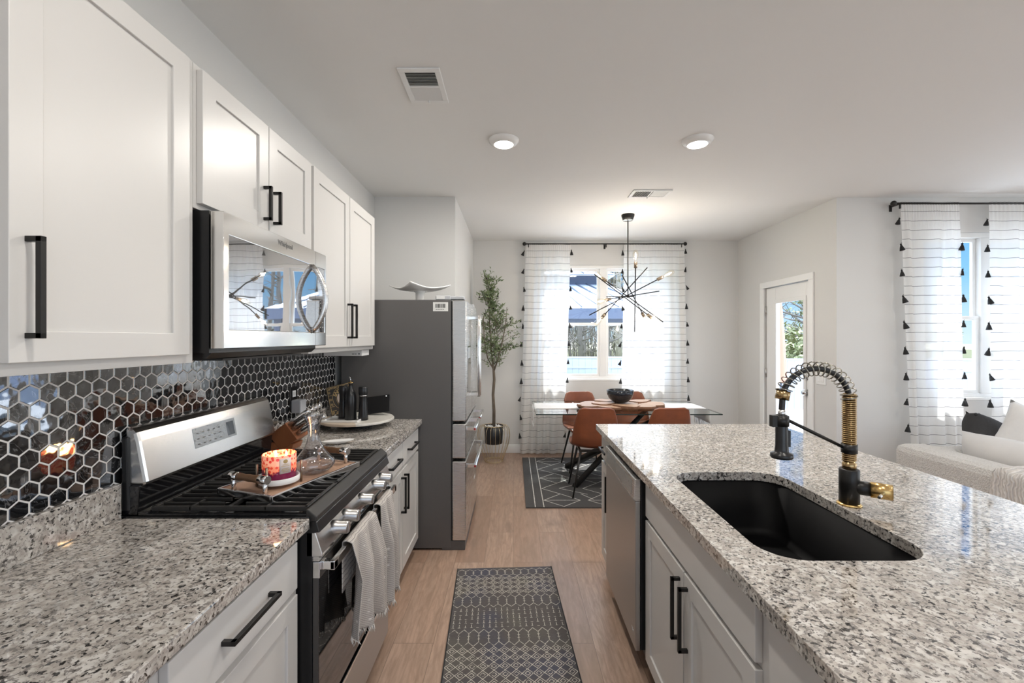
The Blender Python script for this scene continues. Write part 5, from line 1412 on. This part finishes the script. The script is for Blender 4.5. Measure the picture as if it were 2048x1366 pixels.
for i in range(88):
    h = ro.uniform(1.22, 2.24)
    if h > 1.95: X0 = px0 - .055; spread = .13
    elif h > 1.75: X0 = px0 - .03; spread = .20
    else: X0 = px0 + .02; spread = .27
    a = ro.uniform(0, 6.28)
    st_ = Vector((X0 + ro.uniform(-.04, .08 if h < 1.9 else .02), py0 + ro.uniform(-.05, .03), h - .10))
    ln = ro.uniform(.4, 1.0) * spread
    if math.sin(a) > .6: ln *= .7
    en = st_ + Vector((math.cos(a) * ln, math.sin(a) * ln * .85, ro.uniform(.04, .20)))
    en.y = min(en.y, YF - .05); mid_ = (st_ + en) / 2 + Vector((0, 0, .02))
    br_.tube([st_, mid_, en], [.0032, .0024, .0012], 5)
    for k_ in range(21):
        q = ro.uniform(.15, 1.08); p = st_.lerp(en, min(q, 1)) + Vector((ro.gauss(0, .012), ro.gauss(0, .012), ro.gauss(0, .016)))
        d = (en - st_).normalized() * .5 + Vector((ro.uniform(-1, 1), ro.uniform(-1, 1), ro.uniform(-.6, .9)))
        leaf(p, d, ro.uniform(.034, .064))
    if ro.random() < .3: ol.ball(en + Vector((ro.uniform(-.01, .01), -.01, -.012)), .009, seg=8, sz=1.2)
part('trunk', br_, 'trunk', t); part('foliage', lv, 'leaf', t, recalc=False); part('olives', ol, 'olive', t)

# ------------------------------------------------------------------ sofa corner
t = thing('sofa', 'pale grey boucle sofa with its back to the island', 'sofa', (3.6, 2.2, 0))
def rbox(x0, x1, y0, y1, z0, z1, puff=0):
    return MB().box(x0, x1, y0, y1, z0, z1)
part('backrest', rbox(2.98, 3.23, .7, 3.46, .08, .662), 'boucle', t, bevel=.055)
part('armrest', rbox(3.10, 4.05, 3.24, 3.462, .08, .640), 'boucle', t, bevel=.05)
part('seat_base', rbox(3.10, 4.02, .75, 3.30, .08, .30), 'boucle', t, bevel=.02)
def cushion(cx_, cy_, cz_, w_, h_, th, rot, n=16, pinch=.12):
    m_ = MB()
    for sgn in (1, -1):
        def fn(u, v):
            a, b_ = (u - .5) * 2, (v - .5) * 2
            k1 = 1 - pinch * (1 - abs(b_) ** 2) * abs(a); k2 = 1 - pinch * (1 - abs(a) ** 2) * abs(b_)
            th_ = th / 2 * (max(0, 1 - a ** 4) ** .5) * (max(0, 1 - b_ ** 4) ** .5)
            p = rot @ Vector((a * w_ / 2 * k1, sgn * (th_ + .002), b_ * h_ / 2 * k2)); return p + Vector((cx_, cy_, cz_))
        m_.grid(fn, n, n)
    bmesh.ops.remove_doubles(m_.bm, verts=m_.bm.verts[:], dist=.005)
    return m_
for yy in (1.35, 2.20): part('seat_cushion', MB().box(3.22, 4.03, yy - .42, yy + .42, .30, .46), 'boucle', t, bevel=.05)
part('seat_cushion', MB().box(3.22, 4.03, 2.63, 3.235, .30, .46), 'boucle', t, bevel=.05)
part('back_cushion', cushion(3.42, 2.80, .56, 1.02, .46, .30, Matrix.Rotation(R(90), 3, 'Z') @ Matrix.Rotation(R(-14), 3, 'X'), pinch=.04), 'cushion', t)
part('back_cushion', cushion(3.42, 1.75, .555, .90, .42, .28, Matrix.Rotation(R(90), 3, 'Z') @ Matrix.Rotation(R(-14), 3, 'X'), pinch=.04), 'cushion', t)
rot = Matrix.Rotation(R(-12), 3, 'Z') @ Matrix.Rotation(R(30), 3, 'Y') @ Matrix.Rotation(R(-38), 3, 'X')
t = solo('throw_pillow', cushion(3.66, 3.33, .675, .46, .34, .24, rot), 'pillow_dark', 'black fringed throw pillow slumped on the sofa', 'pillow', (3.58, 3.33, .5))
bt = MB()
for i in range(4): bt.ball(Vector((3.66, 3.33, .675)) + rot @ Vector((-.02 + i * .055, -.115, -.055)), .011, seg=10, sz=.6)
part('button', bt, 'pillow_dark', t)
fr_ = MB()
for i in range(14):
    p = Vector((3.66, 3.33, .675)) + rot @ Vector((-.20 + i * .022, -.05, .13 + .012 * math.sin(i * 2)))
    fr_.ball(p, .012, seg=6)
part('fringe', fr_, 'pillow_dark', t)
rot = Matrix.Rotation(R(-70), 3, 'Z') @ Matrix.Rotation(R(14), 3, 'Y') @ Matrix.Rotation(R(-22), 3, 'X')
solo('throw_pillow', cushion(3.64, 3.05, .765, .46, .46, .16, rot), 'pillow_light', 'light linen throw pillow at the right edge of the sofa', 'pillow', (3.64, 3.05, .5))
# knitted throw over the back
def thr(u, v):
    y = 2.30 + .42 * u + .012 * math.sin(v * 12); s_ = v * .95; wob = .008 * math.sin(u * 30) + .006 * math.sin(u * 13 + v * 7)
    if s_ < .30: return (2.968 + wob * .5 - .006, y, .38 + s_ * .95)
    if s_ < .60: q = (s_ - .30) / .30; return (2.965 + .28 * q, y, .672 + .012 * math.sin(q * 3.14) + wob)
    q = (s_ - .60) / .35; return (3.245 + .25 * q, y, .672 + .05 * math.sin(q * 3) + wob)
solo('knit_throw', MB().grid(thr, 40, 40), 'throw', 'cream cable-knit throw draped over the sofa back', 'throw blanket', (3.1, 2.5, .4), solid=.012)

# ------------------------------------------------------------------ outdoors
struct('ground', MB().box(-40, 60, YF + T, 90, -1.2, -.95, 0), 'grass')
struct('patio', MB().box(XR + T + .01, 14, YK + T + .02, 9.5, -.25, -.05).box(-2, XR + T + .0, YF + T + .02, 9.5, -.25, -.05), 'patio')
struct('far_field', MB().box(5, 90, 45, 120, -.95, .35), 'field')
def fence(label, x0, x1, y, ztop, zb, axis='x'):
    t = thing('vinyl_fence', label, 'fence', (x0, y, zb)); sec = 2.4; x = x0; i = 0
    pn = MB(); 
    while x < x1 - .1:
        xe = min(x + sec, x1)
        n = int((xe - x) / .20)
        for k_ in range(n):
            a = x + .06 + (xe - x - .12) * k_ / n; pn.box(a, a + (xe - x - .12) / n - .006, y + .01, y + .03, zb + .05, ztop - .03)
        pn.box(x, xe, y, y + .04, ztop - .06, ztop).box(x, xe, y, y + .04, ztop - .38, ztop - .33).box(x, xe, y, y + .04, zb, zb + .1)
        x = xe
    part('fence_panel', pn, 'fence', t)
    x = x0
    while x < x1 + .1:
        part('fence_post', MB().box(x - .065, x + .065, y - .05, y + .08, zb, ztop + .05).prism([(x - .075, ztop + .05), (x + .075, ztop + .05), (x, ztop + .10)], 'y', y - .06, y + .09), 'fence', t); x += sec
fence('white vinyl fence seen low through the dining nook window', -1.0, 5.6, 14.0, .90, -.95)
fence('white vinyl fence seen through the glazed door', 6.4, 15.9, 12.2, .92, -.95)
# hardtop gazebo
gx0, gx1, gy0g, gy1g = -2.4, 3.30, 9.0, 12.6; ez = 2.10
t = thing('gazebo', 'two-tier metal-roofed garden gazebo outside the nook window', 'gazebo', ((gx0 + gx1) / 2, 10.8, -.95))
part('fascia', MB().box(gx0, gx1, gy0g, gy0g + .05, ez - .22, ez).box(gx0, gx1, gy1g - .05, gy1g, ez - .22, ez).box(gx0, gx0 + .05, gy0g, gy1g, ez - .22, ez).box(gx1 - .05, gx1, gy0g, gy1g, ez - .22, ez).box(gx0 + .15, gx1 - .15, gy0g + .25, gy0g + .37, ez - .28, ez - .10), 'navy', t)
def hip(m_, x0, x1, y0, y1, z0, ix0, ix1, iy0, iy1, z1, seams, mi=0, ms=1):
    A = [Vector((x0, y0, z0)), Vector((x1, y0, z0)), Vector((x1, y1, z0)), Vector((x0, y1, z0))]; B = [Vector((ix0, iy0, z1)), Vector((ix1, iy0, z1)), Vector((ix1, iy1, z1)), Vector((ix0, iy1, z1))]
    for i in range(4):
        j = (i + 1) % 4
        m_.face([A[i], A[j], B[j], B[i]], mi)
        m_.face([A[i] - Vector((0, 0, .03)), A[j] - Vector((0, 0, .03)), B[j] - Vector((0, 0, .03)), B[i] - Vector((0, 0, .03))], mi)
    n = seams
    for k_ in range(1, n):     # slanted seams on the camera-side slope
        q = k_ / n; p0 = A[0].lerp(A[1], q); p1 = B[0].lerp(B[1], q)
        m_.tube([p0 + Vector((0, -.01, .02)), p1 + Vector((0, -.01, .02))], .016, 4, ms)
rf_ = MB(); hip(rf_, gx0, gx1, gy0g, gy1g, ez, gx0 + 1.0, gx1 - 1.15, gy0g + 1.15, gy1g - 1.15, 2.72, 15)
part('lower_roof', rf_, ['metalroof', 'seam'], t, recalc=False)
part('clerestory', MB().box(gx0 + 1.0, gx1 - 1.15, gy0g + 1.15, gy1g - 1.15, 2.70, 2.98), 'navy', t)
rf_ = MB(); hip(rf_, gx0 + .8, gx1 - 1.0, gy0g + .95, gy1g - .95, 2.93, .3, .5, 10.7, 10.9, 3.7, 11)
part('upper_roof', rf_, ['metalroof', 'seam'], t, recalc=False)
for xx in (gx0 + .2, gx1 - .22):
    for yy in (gy0g + .2, gy1g - .35): part('post', MB().box(xx, xx + .14, yy, yy + .14, -.95, ez - .1), 'navy', t)
t = thing('string_lights', 'string of amber patio bulbs hanging in the gazebo', 'string lights', (0, 9.3, 1.7))
def cat(u): return Vector((-1.8 + 4.8 * u, 9.32, 1.90 - .16 * math.sin(u * math.pi * 3) ** 2))
part('cable', MB().tube([cat(i / 40) for i in range(41)], .006, 5), 'black', t)
for i in range(9):
    p = cat((i + .5) / 9); part('bulb', MB().lathe([(.0001, -.11), (.02, -.10), (.032, -.07), (.02, -.03), (.014, 0)], tuple(p), 12), 'bulb_warm', t)
# trees
def tree(name, label, x, y, zb, h, r_, bark, leaves, seed, group, spread=.35, nb=26, leafsize=.10):
    rt = random.Random(seed); t = thing(name, label, 'tree', (x, y, zb), group); tr_ = MB(); lf = MB()
    lean = Vector((rt.uniform(-.06, .06), 0, 1)); base_ = Vector((x, y, zb)); pts = [base_ + lean * h * q + Vector((rt.uniform(-.03, .03) * h * .3, 0, 0)) * (q > 0) for q in (0, .25, .5, .75, 1)]
    tr_.tube(pts, [r_, r_ * .8, r_ * .6, r_ * .4, r_ * .12], 7)
    for i in range(nb):
        q = rt.uniform(.18, .98); p = base_ + lean * h * q; a = rt.uniform(0, 6.28); ln = h * spread * (1.15 - q) * rt.uniform(.5, 1)
        d = Vector((math.cos(a), math.sin(a), rt.uniform(.25, .9))).normalized(); e = p + d * ln; m1 = p + d * ln * .5 + Vector((0, 0, -.03 * ln))
        tr_.tube([p, m1, e], [r_ * .30, r_ * .18, r_ * .05], 5)
        for k_ in range(4):
            s_ = p.lerp(e, rt.uniform(.3, .9)); b2 = rt.uniform(0, 6.28); e2 = s_ + Vector((math.cos(b2), math.sin(b2), rt.uniform(.1, .9))) * ln * .38; tr_.tube([s_, e2], [r_ * .10, r_ * .03], 4)
            for l_ in range(leaves):
                c_ = s_.lerp(e2, rt.uniform(.2, 1.1)) + Vector((rt.gauss(0, .1), rt.gauss(0, .1), rt.gauss(0, .1))); v1 = Vector((rt.uniform(-1, 1), rt.uniform(-1, 1), rt.uniform(-1, 1))).normalized() * leafsize; v2 = v1.cross(Vector((rt.uniform(-1, 1), rt.uniform(-1, 1), rt.uniform(-1, 1)))).normalized() * leafsize * .6
                lf.face([c_ - v1, c_ - v2 * .6, c_ + v1, c_ + v2 * .6])
    part('trunk', tr_, bark, t)
    if leaves: part('foliage', lf, 'leaf_out', t, recalc=False)
    return t
protos = [tree('bare_tree', 'slender bare woodland tree beyond the fence', -3 + i * 1.1, 19 + (i % 3), -.95, 9.5, .12, ('palebark', 'bark', 'bark')[i], 0, 40 + i, 'bare woodland trees beyond the fence', .11, 40) for i in range(3)]
rt = random.Random(77)
for i in range(36):
    c_ = copy_tree(protos[i % 3]); c_.location = (.4 + (i % 6) * 1.9 + rt.uniform(-.5, .5) + (i // 6 % 2) * .9, 18 + (i // 6) * 2.0 + rt.uniform(-.5, .5), -.95); c_.rotation_euler = (0, 0, rt.uniform(0, 6.28)); k_ = rt.uniform(.8, 1.25); c_.scale = (k_, k_, k_)
# understory of the woods
ub = MB(); ru = random.Random(9)
for i in range(5000):
    c_ = Vector((ru.uniform(-2, 12), ru.uniform(31, 36), ru.uniform(-.9, 9.0))); hgt = ru.uniform(.8, 2.4)
    ub.tube([c_, c_ + Vector((ru.uniform(-.3, .3), 0, hgt))], [.03, .01], 3, ru.randint(0, 1))
tag(solo('thicket', ub, ['bark', 'palebark'], 'tangled grey brush filling the woods behind the fence', 'thicket', (4, 30, -.95), recalc=False), kind='stuff')
tree('garden_tree', 'leafing tree seen through the upper part of the glazed door', 10.6, 15.5, -.95, 6.2, .14, 'bark', 2, 51, None, .55, 34, .07)
tree('garden_tree', 'green leafy tree above the fence beyond the glazed door', 12.6, 19.0, -.95, 5.0, .13, 'bark', 7, 52, None, .50, 36, .11)
tree('garden_tree', 'small round tree on the horizon in the living room window', 43.0, 44.0, .35, 3.3, .16, 'bark', 14, 53, None, .50, 36, .20)
def shrub(label, x, y, zb, rx, rz, n, seed):
    rt = random.Random(seed); lf = MB(); st_ = MB()
    for i in range(n):
        a = rt.uniform(0, 6.28); b_ = math.acos(rt.uniform(0, 1)); q = rt.random() ** .4
        c_ = Vector((x + rx * q * math.sin(b_) * math.cos(a), y + rx * q * math.sin(b_) * math.sin(a), zb + rz * q * math.cos(b_)))
        v1 = Vector((rt.uniform(-1, 1), rt.uniform(-1, 1), rt.uniform(-1, 1))).normalized() * .10; v2 = v1.cross(Vector((rt.uniform(-1, 1), rt.uniform(-1, 1), 1))).normalized() * .06
        lf.face([c_ - v1, c_ - v2, c_ + v1, c_ + v2])
    for i in range(8): st_.tube([(x, y, zb), (x + rt.uniform(-1, 1) * rx * .6, y + rt.uniform(-.5, .5) * rx, zb + rz * .7)], [.03, .01], 5)
    t = thing('shrub', label, 'shrub', (x, y, zb)); part('foliage', lf, 'leaf_out', t, recalc=False); part('stems', st_, 'bark', t)
shrub('large yellow-green shrub above the fence behind the glazed door', 8.9, 14.2, -.9, 1.7, 2.75, 4200, 61)
shrub('green shrub behind the fence right of the yellow-green one', 12.2, 15.2, -.9, 1.4, 2.6, 3200, 62)
# closed patio umbrella
ux_, uy_ = 4.12, 6.90
t = thing('patio_umbrella', 'closed coral patio umbrella seen through the glazed door', 'umbrella', (ux_, uy_, -.05))
part('pole', MB().cyl((ux_, uy_, -.05), (ux_, uy_, 2.35), .022, 12), 'black', t)
uf = MB()
def ufn(u, v):
    a = 2 * math.pi * u; r_ = (.035 + .085 * v ** .7) * (1 + .28 * abs(math.sin(a * 4))); return (ux_ + r_ * math.cos(a), uy_ + r_ * math.sin(a), 2.30 - 1.50 * v)
part('canopy', uf.grid(ufn, 48, 12, closed_u=True), 'umbrella', t)
part('lower_cover', MB().lathe([(.075, .80), (.09, .55), (.09, .1), (.16, -.04)], (ux_, uy_, 0), 24), 'navycover', t)
